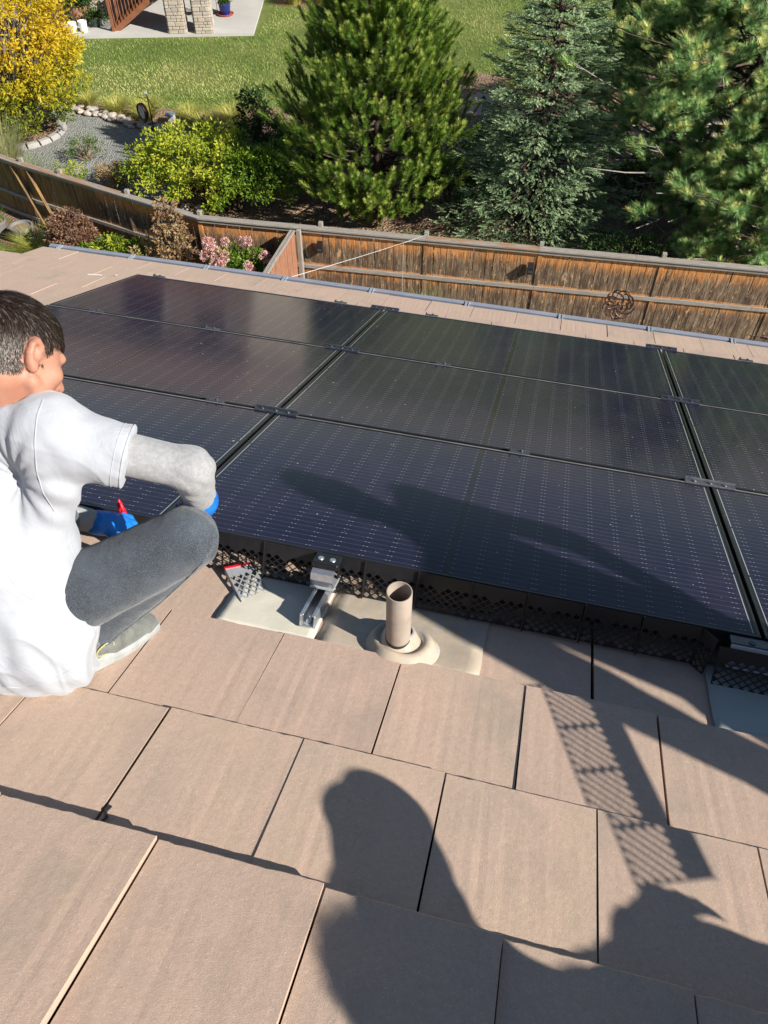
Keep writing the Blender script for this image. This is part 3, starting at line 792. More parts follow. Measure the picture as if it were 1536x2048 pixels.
def hair_strands(c, B, n, parent, seed=3, whorl=(0.012, -0.055, 0.085), scale=1.0):
    r = np.random.default_rng(seed); c = np.array(c)
    cen = np.array((0, -0.012, 0.027)); rad = np.array((0.0750, 0.0975, 0.0905))
    d = r.normal(size=(n * 3, 3)); d /= np.linalg.norm(d, axis=1, keepdims=True)
    P = cen + d * rad
    # hairline: above a plane through the ears, forehead higher
    x, y, z = P.T
    low = np.where(y < -0.02, -0.072 + np.abs(x) * 0.25, np.where(y < 0.030, -0.004 - (y + 0.02) * -0.05, 0.030 + (y - 0.03) * 0.50))
    low = np.where((np.abs(x) > 0.055) & (y > -0.03) & (y < 0.008), 0.026, low)      # over the ear
    low = np.where((np.abs(x) > 0.052) & (y >= 0.008) & (y < 0.030), -0.024, low)    # sideburn
    ok = z > low + np.abs(r.normal(0, 0.009, len(z))) - 0.003; P = P[ok][:n]; n = len(P)
    lowm = P[:, 2] < 0.012; az = np.arctan2((P[:, 1] - cen[1]) / rad[1], (P[:, 0]) / rad[0]); kk = np.clip((0.012 - P[:, 2]) / 0.08, 0, 1)
    P[lowm, 0] = (np.cos(az) * (0.0735 - 0.012 * kk))[lowm]; P[lowm, 1] = (cen[1] + np.sin(az) * (0.0955 - 0.020 * kk))[lowm]
    d = (P - cen) / rad**2; d[lowm, 2] = 0; d /= np.linalg.norm(d, axis=1, keepdims=True)
    wl = np.array(whorl); wv = P - wl
    top = np.clip((P[:, 2] - 0.045) / 0.035, 0, 1)
    comb = wv / (np.linalg.norm(wv, axis=1, keepdims=True) + 1e-6); swirl = np.cross(np.array((0, 0, 1.0)), comb)
    fwd = np.tile(np.array((0.45, 0.95, 0.05)), (n, 1))
    g = comb * (1 - 0.55 * top[:, None]) + 0.35 * swirl * np.exp(-(np.linalg.norm(wv, axis=1) / 0.03)**2)[:, None] + fwd * top[:, None] * 0.8 + np.array((0, 0.1, -0.55)) * (1 - top[:, None])
    side = (np.abs(P[:, 0]) > 0.05)
    g[side] += np.array((0, 0.25, -0.5))
    g -= d * np.sum(g * d, 1, keepdims=True); g /= np.linalg.norm(g, axis=1, keepdims=True)
    clump = vnoise(P, 130, 5, 2); clump2 = vnoise(P, 55, 8, 1)
    bit = np.cross(d, g); g = g + bit * (clump * 0.45 + clump2 * 0.25)[:, None]; g /= np.linalg.norm(g, axis=1, keepdims=True)
    hgt = (P[:, 2] - (-0.07)) / 0.17
    Ls = np.clip(0.008 + 0.034 * np.clip(hgt, 0, 1)**2.0, 0.008, 0.045) * r.uniform(0.8, 1.15, n)
    front = np.clip((P[:, 1] - 0.035) / 0.04, 0, 1) * np.clip((P[:, 2] - 0.05) / 0.03, 0, 1); Ls = Ls + front * 0.014
    lift = 0.16 + 0.26 * np.clip(hgt, 0, 1) + 0.05 * clump
    K = 4; wdt = 0.00060
    V = np.zeros((n, K + 1, 2, 3)); cur = P.copy(); dirn = g * (1 - lift[:, None] * .5) + d * lift[:, None]
    for k in range(K + 1):
        tt = k / K; wk = wdt * (1 - tt * 0.75); b = np.cross(dirn, d); b /= np.linalg.norm(b, axis=1, keepdims=True) + 1e-9
        b = b + d * r.normal(0, .4, n)[:, None]
        V[:, k, 0] = cur - b * wk; V[:, k, 1] = cur + b * wk
        if k < K:
            cur = cur + dirn / np.linalg.norm(dirn, axis=1, keepdims=True) * (Ls / K)[:, None]
            # follow the skull, then fall
            q = (cur - cen) / rad; rr = np.linalg.norm(q, axis=1); nn = q / rad; nn /= np.linalg.norm(nn, axis=1, keepdims=True)
            dirn = dirn - nn * (np.clip(np.sum(dirn * nn, 1), 0, 1) * 0.45)[:, None] + np.array((0, 0.02, -0.10)) * (front * 1.8 + .3)[:, None]
            push = np.clip(1.012 - rr, 0, 1); cur = cen + (cur - cen) * (1 + push)[:, None]
    V = V.reshape(-1, 3) @ B.T * scale + c
    base = np.arange(n)[:, None] * (K + 1) * 2
    Q = np.concatenate([base + np.array([k * 2, k * 2 + 1, k * 2 + 3, k * 2 + 2]) for k in range(K)])
    grey = r.random(n); sidef = np.clip(1 - hgt, 0, 1)
    tint = np.where(grey < 0.05 + 0.17 * sidef, 0.86 + 0.14 * r.random(n), r.random(n) * 0.7)
    me = npmesh('hair', V, [Q], M['hair'], np.repeat(tint, (K + 1) * 2), True)
    return link('hair', me, parent)

def person(J, name_label, cat, shirt, sleeve, pants, headc, HF, HU, h=0.006, detail=True, glove=None):
    """J: joint dict in world space"""
    A = {k: np.array(v, float) for k, v in J.items()}
    B = basis(HF, HU); hc = np.array(headc, float)
    HP, HS = head_prims(hc, B)
    P = list(HP)
    neck_top = hc + B @ np.array((0, -0.028, -0.045))
    P += [cap(neck_top, A['neck'], 0.054, 0.060)]
    P += [cap(A['neck'], A['chest'], 0.07, 0.12), cap(A['chest'], A['pelv'], 0.12, 0.12)]
    for s in 'RL':
        P += [cap(A['neck'], A[s + 'sh'], 0.055, 0.05), cap(A[s + 'sh'], A[s + 'el'], 0.046, 0.038), cap(A[s + 'el'], A[s + 'wr'], 0.038, 0.026),
              cap(A['pelv'], A[s + 'hip'], 0.11, 0.10), cap(A[s + 'hip'], A[s + 'kn'], 0.078, 0.055), cap(A[s + 'kn'], A[s + 'an'], 0.052, 0.036),
              cap(A[s + 'an'], A[s + 'toe'], 0.036, 0.026)]
        P += hand_prims(A[s + 'wr'], A[s + 'hand'] - A[s + 'wr'], J.get(s + 'pn', (0, 0, -1)), 0.93, J.get(s + 'curl', 0.5), -1 if s == 'L' else 1)
    V, F = sdf_mesh(P, h * 0.72 if detail else h, 0.022, subs=HS)
    root = link('person', npmesh('person', V, [F], M['skin'], smooth=True))
    tag(root, name_label, cat)
    return root, A, B, hc

# the man working at the left
J = dict(neck=(-0.070, -0.322, 0.700), chest=(-0.167, -0.372, 0.593), pelv=(-0.150, -0.578, 0.200),
         Rsh=(0.068, -0.364, 0.689), Rel=(0.346, -0.306, 0.600), Rwr=(0.313, -0.249, 0.428), Rhand=(0.275, -0.210, 0.335),
         Lsh=(-0.420, -0.262, 0.606), Lel=(-0.340, -0.270, 0.310), Lwr=(-0.105, -0.148, 0.122), Lhand=(-0.048, -0.080, 0.055),
         Rhip=(-0.037, -0.550, 0.240), Rkn=(0.318, -0.357, 0.414), Ran=(0.075, -0.485, 0.112), Rtoe=(0.135, -0.385, 0.040),
         Lhip=(-0.270, -0.560, 0.200), Lkn=(-0.163, -0.243, 0.212), Lan=(-0.36, -0.42, 0.06), Ltoe=(-0.30, -0.32, 0.01),
         Rpn=(-0.6, 0.1, -0.6), Lpn=(0.1, 0.3, -0.95), Rcurl=0.7, Lcurl=0.55)
cr, cu, cf = np.array(r_), np.array(u_), np.array(f_)
HC0 = (-0.025, -0.266, 0.808)
HF = 0.50 * cr - 0.20 * cu + 0.83 * cf; HU = 0.06 * cr + 0.97 * cu + 0.22 * cf
man, A, HB, hc = person(J, 'man in a white t-shirt and grey jeans squatting on the roof, fitting the skirt', 'person', None, None, None, HC0, HF, HU, h=0.0072)
man_parts = {}
P = [cap(A['chest'] + (0.0, 0, 0), (-0.125, -0.468, 0.411), 0.150, 0.152), cap((-0.125, -0.468, 0.411), (-0.042, -0.573, 0.225), 0.150, 0.140), cap((-0.090, -0.540, 0.30), (0.012, -0.590, 0.205), 0.11, 0.112), cap((-0.125, -0.468, 0.411), (-0.247, -0.59, 0.20), 0.15, 0.14),
     cap((-0.100, -0.330, 0.655), A['Rsh'], 0.072, 0.066), cap((-0.10, -0.330, 0.655), A['Lsh'], 0.070, 0.065), cap(A['neck'] + (-0.0, -0.012, -0.030), (-0.167, -0.362, 0.593), 0.066, 0.11),
     cap(A['Rsh'], (0.250, -0.335, 0.632), 0.067, 0.070), cap(A['Lsh'], A['Lsh'] * 0.4 + A['Lel'] * 0.6, 0.066, 0.072), cap((-0.068, -0.575, 0.200), (-0.20, -0.60, 0.165), 0.130, 0.13), cap((-0.05, -0.54, 0.30), (0.037, -0.581, 0.180), 0.09, 0.103),
     cap((-0.086, -0.334, 0.707), (0.054, -0.336, 0.700), 0.056, 0.052), cap((0.075, -0.406, 0.600), (0.010, -0.443, 0.442), 0.052, 0.056),
     cap((-0.022, -0.476, 0.400), (0.030, -0.575, 0.255), 0.098, 0.108)]
hem = np.array((0.226, -0.343, 0.640)); hd = np.array(A['Rel']) - A['Rsh']; hd /= np.linalg.norm(hd)
# neck opening
def shirt_disp(V, N):
    a = np.array((0.0, -0.42, 0.60))                       # armpit fold centre
    q = V - a; dist = np.linalg.norm(q, axis=1)
    ang = np.arctan2(q @ cu, q @ cr)
    rad = np.exp(-((dist - 0.10) / 0.13)**2) * np.sin(ang * 13 + 2.5 * vnoise(V, 9, 2)) * 0.0055
    t = (V - A['Rsh']) @ hd; on = np.clip((t + 0.02) / 0.05, 0, 1)
    slv = on * np.sin(t * 60 + (V @ cu) * 75 + 3 * vnoise(V, 12, 4)) * 0.0032
    low = np.clip((0.42 - V[:, 2]) / 0.15, 0, 1)
    lo = low * (np.sin((V @ cr) * 95 + (V @ cu) * 26 + 4 * vnoise(V, 8, 6)) * 0.0050 + 0.010 * vnoise(V, 7, 9, 2))
    yoke = np.clip(((V @ cu) - (np.array((-0.05, -0.33, 0.70)) @ cu)) / 0.05, 0, 1) * np.sin((V @ cr) * 120 + 2 * vnoise(V, 14, 3)) * 0.0035
    wv = (V @ cu) * 34 + (V @ cr) * 19 + 5.5 * vnoise(V, 5, 21, 2); rdg = 1 - np.abs(np.sin(wv)); fine = 0.0062 * rdg**4 * np.clip(0.5 + vnoise(V, 7, 22, 1), 0, 1) * (0.5 + low * .6)
    br = 0.006 * vnoise(V, 6, 1, 2) + 0.0016 * vnoise(V, 30, 7, 2)
    return 0.42 * rad + 0.7 * slv + 0.6 * lo + 0.6 * yoke + fine + 0.8 * br
shirt_o = body_part('t_shirt', M['shirt'], man, P, 0.0050, 0.055, cuts=[(hem, hd)], disp=shirt_disp, rel=4,
          subs=[cap(np.array(A['neck']) + np.array((0.012, 0.012, 0.055)), np.array(hc) + HB @ np.array((0, -0.02, -0.04)), 0.066, 0.072)])
# stitched seams laid on the cloth
from mathutils.bvhtree import BVHTree
def bvh(o): return BVHTree.FromPolygons([v.co[:] for v in o.data.vertices], [p.vertices[:] for p in o.data.polygons])
def snap_line(o, starts, dirs, r, m, name, parent, closed=False, sides=5):
    t = bvh(o); pts = []
    for s, d in zip(starts, dirs):
        h = t.ray_cast(Vector(s), Vector(d).normalized())
        if h[0] is not None: pts.append(np.array(h[0]) + np.array(h[1]) * r * 0.2)
    if len(pts) < 3: return
    if closed: pts.append(pts[0])
    P = np.array(pts); P[1:-1] = (P[:-2] + P[1:-1] * 2 + P[2:]) / 4
    mb = MB(); mb.tube(P, r, sides, cap=False); return mb.build(name, m, parent, smooth=True)
def ring(o, c, ax, off, r, m, name, parent, n=60, rad=0.3):
    ax = np.array(ax, float); ax /= np.linalg.norm(ax); a = np.cross(ax, (0, 0, 1.0)); a /= np.linalg.norm(a); b2 = np.cross(ax, a); c = np.array(c) + ax * off
    D = [math.cos(t) * a + math.sin(t) * b2 for t in np.linspace(0, 2 * math.pi, n, endpoint=False)]
    return snap_line(o, [c + d * rad for d in D], [-d for d in D], r, m, name, parent, True)
def view_line(o, pix, r, m, name, parent, n=40):
    C0 = np.array((1.03886, -1.36897, 1.79776)); pix = np.array(pix, float); q = np.linspace(0, len(pix) - 1, n); X = np.interp(q, range(len(pix)), pix[:, 0]); Y = np.interp(q, range(len(pix)), pix[:, 1])
    return snap_line(o, [C0] * n, [cf + (x - 768) / 1542.1 * cr - (y - 1024) / 1542.1 * cu for x, y in zip(X, Y)], r, m, name, parent)
# sleeve hem and collar bands
def band(name, m, parent, c, ax, r, wd=0.016, th=0.0022, n=48, ell_=1.0, flat=None):
    ax = np.array(ax, float); ax /= np.linalg.norm(ax); a = np.cross(ax, (0, 0, 1.0)); a /= np.linalg.norm(a); b = np.cross(ax, a)
    mb = MB(); rr = [r - 0.001, r + th, r + th, r - 0.001]; zz = [-wd, -wd, 0, 0.0015]
    V = [np.array(c) + ax * z + q * (math.cos(t) * a + math.sin(t) * b * ell_) for q, z in zip(rr, zz) for t in np.linspace(0, 2 * math.pi, n, endpoint=False)]
    Q = [(k * n + j, k * n + (j + 1) % n, (k + 1) * n + (j + 1) % n, (k + 1) * n + j) for k in range(3) for j in range(n)]
    mb.add(V, Q); return mb.build(name, m, parent, smooth=True)

def sl_disp(V, N):
    q = V - np.array((0.350, -0.300, 0.575)); d = np.linalg.norm(q, axis=1)
    return np.exp(-(d / 0.085)**2) * np.sin((V @ cu) * 190 + (V @ cr) * 70 + 2.5 * vnoise(V, 18, 3)) * 0.0022 + 0.0014 * vnoise(V, 22, 5, 2)
body_part('grey_sleeve', M['sleeve'], man, [cap(A['Rsh'], A['Rel'], 0.047, 0.047), cap(A['Rel'], A['Rel'] + (A['Rwr'] - A['Rel']) * .80, 0.048, 0.039)], 0.0040, 0.02, disp=sl_disp, rel=1)
body_part('grey_sleeve', M['sleeve'], man, [cap(A['Lsh'], A['Lel'], 0.050, 0.048), cap(A['Lel'], A['Lwr'], 0.046, 0.034)], 0.0055, 0.02, disp=lambda V, N: 0.003 * vnoise(V, 22, 5, 2))
def jean_disp(V, N):
    q = V - np.array((0.31, -0.33, 0.36)); d = np.linalg.norm(q, axis=1)
    ax = np.array((0.35, 0.2, 0.2))
    f = np.exp(-((d - 0.03) / 0.10)**2) * np.sin((V @ cf) * 120 + (V @ cu) * 60 + 3 * vnoise(V, 14, 3)) * 0.0022
    q2 = V - np.array((0.02, -0.50, 0.22)); d2 = np.linalg.norm(q2, axis=1)
    f2 = np.exp(-(d2 / 0.13)**2) * np.sin((V @ cr) * 85 + (V @ cu) * 40 + 3 * vnoise(V, 12, 8)) * 0.003
    w2 = (V @ cr) * 30 - (V @ cu) * 42 + 6 * vnoise(V, 6, 31, 2); cr3 = 0.0030 * (1 - np.abs(np.sin(w2)))**4 * np.clip(.35 + vnoise(V, 8, 32, 1), 0, 1)
    return 1.3 * f + 1.2 * f2 - cr3 + 0.0040 * vnoise(V, 9, 11, 2) + 0.0008 * vnoise(V, 40, 12, 1)
an_hem = np.array(A['Ran']) + np.array((0, 0, 0.01))
JP = [cap(A['pelv'], A['Rhip'], 0.115, 0.100), cap(A['pelv'], A['Lhip'], 0.115, 0.100), cap((-0.15, -0.57, 0.20), (-0.16, -0.50, 0.33), 0.12, 0.12),
      cap(A['Rhip'], A['Rkn'], 0.100, 0.077), cap(A['Rkn'] - np.array((0.004, 0, 0.012)), A['Ran'] + np.array((0.0, 0.0, 0.025)), 0.068, 0.054),
      cap(A['Lhip'], A['Lkn'], 0.094, 0.070), cap(A['Lkn'], A['Lan'], 0.066, 0.052)]
JP = [JP[0], JP[1], JP[2], JP[3], JP[4] + (0.006,), JP[5], JP[6] + (0.01,)]
jeans_o = body_part('jeans', M['denim'], man, JP, 0.0050, 0.03, disp=jean_disp, rel=2)
# outer seam of the right leg: a raised double fold running hip to hem
def on_leg(t, side, up):
    a, b = np.array(A['Rhip']), np.array(A['Rkn']); p = a + (b - a) * t; r = 0.100 + (0.077 - 0.100) * t; d = np.array(side) * math.cos(up) + cu * math.sin(up)
    ax = (b - a) / np.linalg.norm(b - a); d = d - ax * (d @ ax); d /= np.linalg.norm(d); return p + d * r
ring(shirt_o, hem, hd, -0.022, 0.0011, M['shirt'], 'sleeve_hem', man, rad=0.16)
ring(shirt_o, hem, hd, -0.004, 0.0022, M['shirt'], 'sleeve_hem', man, rad=0.16)
view_line(shirt_o, [(86, 800), (74, 832), (69, 887), (73, 941), (86, 985), (109, 1022)], 0.0016, M['shirt'], 'shoulder_seam', man)
view_line(shirt_o, [(0, 1372), (40, 1376), (90, 1368), (140, 1340), (175, 1300)], 0.0014, M['shirt'], 'bottom_hem', man)
sv = []
for t in np.linspace(0.10, 1.04, 22): sv.append(on_leg(t, -cf, -1.05) )
view_line(jeans_o, [(212, 1290), (260, 1252), (320, 1205), (370, 1160), (405, 1125), (428, 1090)], 0.0030, M['denim_seam'], 'leg_seam', man)
view_line(jeans_o, [(214, 1298), (262, 1260), (322, 1213), (372, 1168), (407, 1132)], 0.0012, M['denim_seam'], 'leg_seam', man)
# gloves
GR = hand_prims(A['Rwr'] + (A['Rhand'] - A['Rwr']) * 0.05, A['Rhand'] - A['Rwr'], J['Rpn'], 1.03, 0.7, 1); GR += [cap(A['Rel'] + (A['Rwr'] - A['Rel']) * .68, A['Rwr'], 0.0385, 0.040), cap(A['Rwr'] - (A['Rhand'] - A['Rwr']) * 0.12, A['Rwr'] + (A['Rhand'] - A['Rwr']) * .3, 0.0375, 0.034)]
body_part('glove', M['glove'], man, GR, 0.0030, 0.012, disp=lambda V, N: 0.0012 * vnoise(V, 60, 5, 2))
GL_ = hand_prims(A['Lwr'], A['Lhand'] - A['Lwr'], J['Lpn'], 1.06, 0.55, -1); GL_ += [cap(A['Lwr'] - (A['Lhand'] - A['Lwr']) * 0.02, A['Lwr'] + (A['Lhand'] - A['Lwr']) * .3, 0.036, 0.034)]
body_part('glove', M['glove'], man, GL_, 0.0030, 0.012, disp=lambda V, N: 0.0012 * vnoise(V, 60, 5, 2))
# right shoe
def shoe(heel, toe, parent, side=1, nm='shoe'):
    heel = np.array(heel); toe = np.array(toe); d = toe - heel; L = np.linalg.norm(d); d /= L; up = np.array((0, ST, CT)); up -= d * (up @ d); up /= np.linalg.norm(up); s = np.cross(d, up) * side
    q = lambda a, b, c: heel + d * a * L + s * b + up * c
    Bs = np.stack([s, d, up], 1)
    P = [cap(q(0.13, 0, 0.048), q(0.45, 0.004, 0.046), 0.034, 0.037), cap(q(0.45, .004, 0.046), q(0.80, 0.004, 0.036), 0.040, 0.034), ell(q(0.86, 0.002, 0.034), (0.042, 0.044, 0.026), Bs),
         cap(q(0.14, 0, 0.05), q(0.16, 0, 0.098), 0.036, 0.038), cap(q(0.3, 0, 0.06), q(0.24, 0, 0.10), 0.034, 0.034)]
    up_o = body_part(nm, M['shoe'], parent, P, 0.0042, 0.02, cuts=[(q(0, 0, 0.016), -up)] if False else [], disp=lambda V, N: 0.0012 * vnoise(V, 40, 3, 2))
    mb = MB(); n = 36; ring = []
    for a in np.linspace(0, 2 * math.pi, n, endpoint=False):
        t = 0.5 - 0.5 * math.cos(a); wv = (0.034 + 0.012 * math.sin(math.pi * min(1, max(0, (t - 0.2) / 0.8)))) * (math.sin(a) / max(0.35, abs(math.sin(a))) if abs(math.sin(a)) < 0.35 else math.copysign(1, math.sin(a)))
        ring.append((t * 1.04 - 0.02, wv))
    V = []
    for z, e in ((0.0, -0.002), (0.004, 0.002), (0.020, 0.004), (0.030, 0.001)):
        zz = 0
        for t, wv in ring:
            V.append(q(t, wv * (1 + e / 0.04), z + (0.012 if t < 0.35 and z > 0.015 else 0.0)))
    Q = [(k * n + j, k * n + (j + 1) % n, (k + 1) * n + (j + 1) % n, (k + 1) * n + j) for k in range(3) for j in range(n)]
    V += [q(0.5, 0, 0.0), q(0.5, 0, 0.03)]; T = [(4 * n, (j + 1) % n, j) for j in range(n)] + [(4 * n + 1, 3 * n + j, 3 * n + (j + 1) % n) for j in range(n)]
    mb.add(V, Q, T); mb.build('shoe_sole', M['sole'], up_o, smooth=False)
    mb = MB(); loop = [q(0.30 + 0.10 * math.cos(a), 0.043 + 0.004 * math.sin(a), 0.060 + 0.018 * math.sin(a)) for a in np.linspace(0, 2 * math.pi, 16)]
    mb.tube(loop, 0.0022, 6); mb.build('shoe_loop', M['lace'], up_o, smooth=True)
    return up_o
shoe(roofp(0.050, -0.600, -0.132), roofp(0.138, -0.345, -0.132), man, 1)
shoe(roofp(-0.36, -0.46, -0.132), roofp(-0.25, -0.22, -0.132), man, 1)
hair_strands(hc, HB, 24000, man)
# scalp cap under the strands
V, F = sdf_mesh([ell(hc + HB @ np.array((0, -0.014, 0.0295)), (0.0742, 0.0968, 0.0900), HB)], 0.006, cuts=[(hc + HB @ np.array((0, 0.0, 0.030)), HB @ np.array((0, 0.42, -0.85))), ])
link('hair_base', npmesh('hair_base', V, [F], M['hair'], tint=np.full(len(V), .35), smooth=True), man)

# red-tipped snips in the left glove
snips = empty('snips', Matrix.Translation(Vector((-0.098, -0.052, 0.085))), label='red-handled snips held in the left blue glove of the man', cat='hand tool')
mb = MB(); mb.tube([(0.0, 0.0, -0.06), (0.002, 0.004, -0.02), (0.004, 0.006, 0.012), (0.005, 0.008, 0.030)], [0.006, 0.008, 0.0085, 0.002], 8); mb.tube([(0.012, 0.0, -0.06), (0.012, 0.002, -0.02), (0.008, 0.005, 0.020)], [0.006, 0.008, 0.003], 8)
mb.build('handle', M['red'], snips, smooth=True)
mb = MB(); mb.tube([(0.006, 0.0, -0.06), (0.008, 0.01, -0.11)], [0.007, 0.002], 6); mb.build('blade', M['alu_dull'], snips)

# two workmates just outside the picture on the right, whose shadows fall across the roof
def S2W(x): return x
def lean(P, f=1.0):
    P = np.array(P, float); h = P[1] * ST + P[2] * CT + 0.12
    return P + f * h * np.array((0.13, -0.258 * CT, 0.258 * ST))
def crew(J, label, hcn, HFd, HUd, shirt, hh=0.010):
    o, A2, B2, h2 = person(J, label, 'person', None, None, None, hcn, HFd, HUd, h=hh, detail=False)
    body_part('shirt', M[shirt], o, [cap(A2['neck'] + (0, 0, -.04), A2['chest'], 0.085, 0.145), cap(A2['chest'], A2['pelv'], 0.145, 0.14), cap(A2['neck'] + (0, 0, -.03), A2['Rsh'], 0.07, 0.068), cap(A2['neck'] + (0, 0, -.03), A2['Lsh'], 0.07, 0.068),
                                     cap(A2['Rsh'], A2['Rel'], 0.095, 0.085), cap(A2['Lsh'], A2['Lel'], 0.062, 0.055), cap(A2['Rel'], A2['Rwr'], 0.088, 0.070), cap(A2['Rwr'], A2['Rhand'], 0.070, 0.055), cap(A2['Lel'], A2['Lwr'], 0.052, 0.04)], hh, 0.03, disp=lambda V, N: 0.006 * vnoise(V, 9, 3, 2))
    body_part('trousers', M['workpants'], o, [cap(A2['pelv'], A2['Rhip'], 0.12, 0.11), cap(A2['pelv'], A2['Lhip'], 0.12, 0.11), cap(A2['Rhip'], A2['Rkn'], 0.095, 0.075), cap(A2['Lhip'], A2['Lkn'], 0.095, 0.075),
                                              cap(A2['Rkn'], A2['Ran'], 0.07, 0.055), cap(A2['Lkn'], A2['Lan'], 0.07, 0.055)], hh, 0.03, disp=lambda V, N: 0.005 * vnoise(V, 9, 5, 2))
    body_part('boots', M['shoe'], o, [cap(A2['Ran'] - (0, 0, .02), A2['Rtoe'], 0.05, 0.036), cap(A2['Lan'] - (0, 0, .02), A2['Ltoe'], 0.05, 0.036)], hh, 0.02)
    hair_strands(h2, B2, 1500, o, seed=11)
    return o
JB = {'neck': [2.40, -1.45, 1.15], 'chest': [2.24, -1.42, 0.99], 'pelv': [1.86, -1.29, 0.60], 'Rsh': [2.23, -1.455, 1.07], 'Rel': [2.055, -1.270, 0.965], 'Rwr': [1.905, -1.075, 0.872], 'Rhand': [1.855, -0.985, 0.825],
      'Lsh': [2.45, -1.34, 1.02], 'Lel': [2.31, -1.21, 0.83], 'Lwr': [2.235, -1.09, 0.750], 'Lhand': [2.250, -1.02, 0.725], 'Rhip': [1.80, -1.35, 0.57], 'Lhip': [1.90, -1.21, 0.56], 'Rkn': [2.16, -1.22, 0.66], 'Lkn': [2.28, -1.10, 0.66],
      'Ran': [2.06, -1.12, 0.40], 'Rtoe': [2.20, -1.03, 0.36], 'Lan': [2.22, -0.98, 0.35], 'Ltoe': [2.36, -0.90, 0.31], 'Rpn': (0.2, 0.5, -0.8), 'Lpn': (0, 0.4, -0.9)}
JB = {k: (lean(v) if k not in ('Rpn', 'Lpn') else v) for k, v in JB.items()}
crew(JB, 'seated workmate in a dark shirt holding up a strip of perforated skirt', lean((2.52, -1.49, 1.34)), (0.35, 0.80, -0.45), (0.3, 0.3, 0.9), 'dark_shirt')
cr2 = empty('bucket', Matrix.Translation(roofp(1.92, -1.54, -0.135)), label='upturned white bucket the seated workmate sits on', cat='bucket')
mb = MB(); mb.lathe([(0.15, 0.0), (0.15, 0.012), (0.145, 0.014), (0.128, 0.20), (0.128, 0.212), (0.0, 0.214)], 28); mb.build('tub', M['chalk'], cr2, smooth=False)
# the strip he holds: two bends of the same perforated sheet, runs towards the array
sa, sb, sc_, sd = [lean(p) for p in ((1.965, -0.470, 0.502), (2.100, -0.468, 0.502), (2.232, -1.000, 0.723), (2.345, -0.980, 0.716))]
d1 = (sb - sa) / np.linalg.norm(sb - sa); dn = sc_ - sa; Ls = np.linalg.norm(dn); dn /= Ls
d1 -= dn * (d1 @ dn); d1 /= np.linalg.norm(d1); yy = np.cross(d1, dn)
strip = empty('skirt_strip', label='strip of black perforated skirt held up by the seated workmate', cat='skirt strip')
Mx = Matrix(((dn[0], yy[0], d1[0], sa[0]), (dn[1], yy[1], d1[1], sa[1]), (dn[2], yy[2], d1[2], sa[2]), (0, 0, 0, 1)))
for i in range(4):
    thick(link('skirt_panel', skirt_mesh(0.155, rows=5, top=0.055, ndx=5, dh=0.0225), strip, Mx @ Matrix.Translation((i * 0.155, 0, 0.145))))
JC = {'neck': [3.17, -0.42, 1.58], 'chest': [3.18, -0.42, 1.38], 'pelv': [3.20, -0.42, 0.98], 'Lsh': [3.17, -0.235, 1.53], 'Rsh': [3.17, -0.610, 1.53], 'Lel': [3.20, -0.15, 1.24], 'Lwr': [3.08, -0.20, 1.02], 'Lhand': [3.02, -0.22, 0.96],
      'Rel': [3.22, -0.70, 1.24], 'Rwr': [3.16, -0.70, 1.00], 'Rhand': [3.14, -0.69, 0.93], 'Lhip': [3.2, -0.33, 0.93], 'Rhip': [3.2, -0.52, 0.93], 'Lkn': [3.17, -0.28, 0.50], 'Rkn': [3.19, -0.58, 0.53], 'Lan': [3.21, -0.25, 0.06], 'Ran': [3.22, -0.60, 0.20],
      'Ltoe': [3.06, -0.24, -0.005], 'Rtoe': [3.06, -0.60, 0.13], 'Rpn': (0, 1, 0), 'Lpn': (0, -1, 0)}
JC = {k: (np.array(v, float) + (0.15, -0.285 * CT, 0.285 * ST) if k not in ('Rpn', 'Lpn') else v) for k, v in JC.items()}
crew(JC, 'standing workmate in a dark shirt on the roof beside the array', np.array((3.145, -0.40, 1.74)) + (0.15, -0.285 * CT, 0.285 * ST), (-0.8, 0.0, -0.5), (-0.4, 0, 0.9), 'dark_shirt')

# ------------------------------------------------------------------ ground
def mat_lawn():
    t = NT('lawn_grass', 0.95, 0.15); v = t.vec('Object', rnd=False)
    a = t.noise(v, 0.35, 5, 0.6); b = t.noise(v, 2.2, 5, 0.7); c_ = t.noise(v, 28, 4, 0.75)
    c = t.ramp(t.math('ADD', t.math('MULTIPLY', a, 0.55), t.math('MULTIPLY', b, 0.45)), [(0.36, (0.13, 0.19, 0.04)), (0.5, (0.23, 0.27, 0.07)), (0.64, (0.40, 0.36, 0.14))])
    c = t.mix(0.55, c, t.ramp(c_, [(0.3, (0.020, 0.045, 0.008)), (0.5, (0.085, 0.125, 0.03)), (0.72, (0.22, 0.24, 0.09))]))
    x, y, z = t.sep(v)
    edge = t.noise(v, 0.9, 4, 0.7); c = t.mix(t.ramp(edge, [(0.60, 0.0), (0.74, 0.65)]), c, (0.30, 0.27, 0.12))
    t.col(c); t.bump(t.noise(v, 45, 5, 0.8), 0.9, 0.05); return t.m
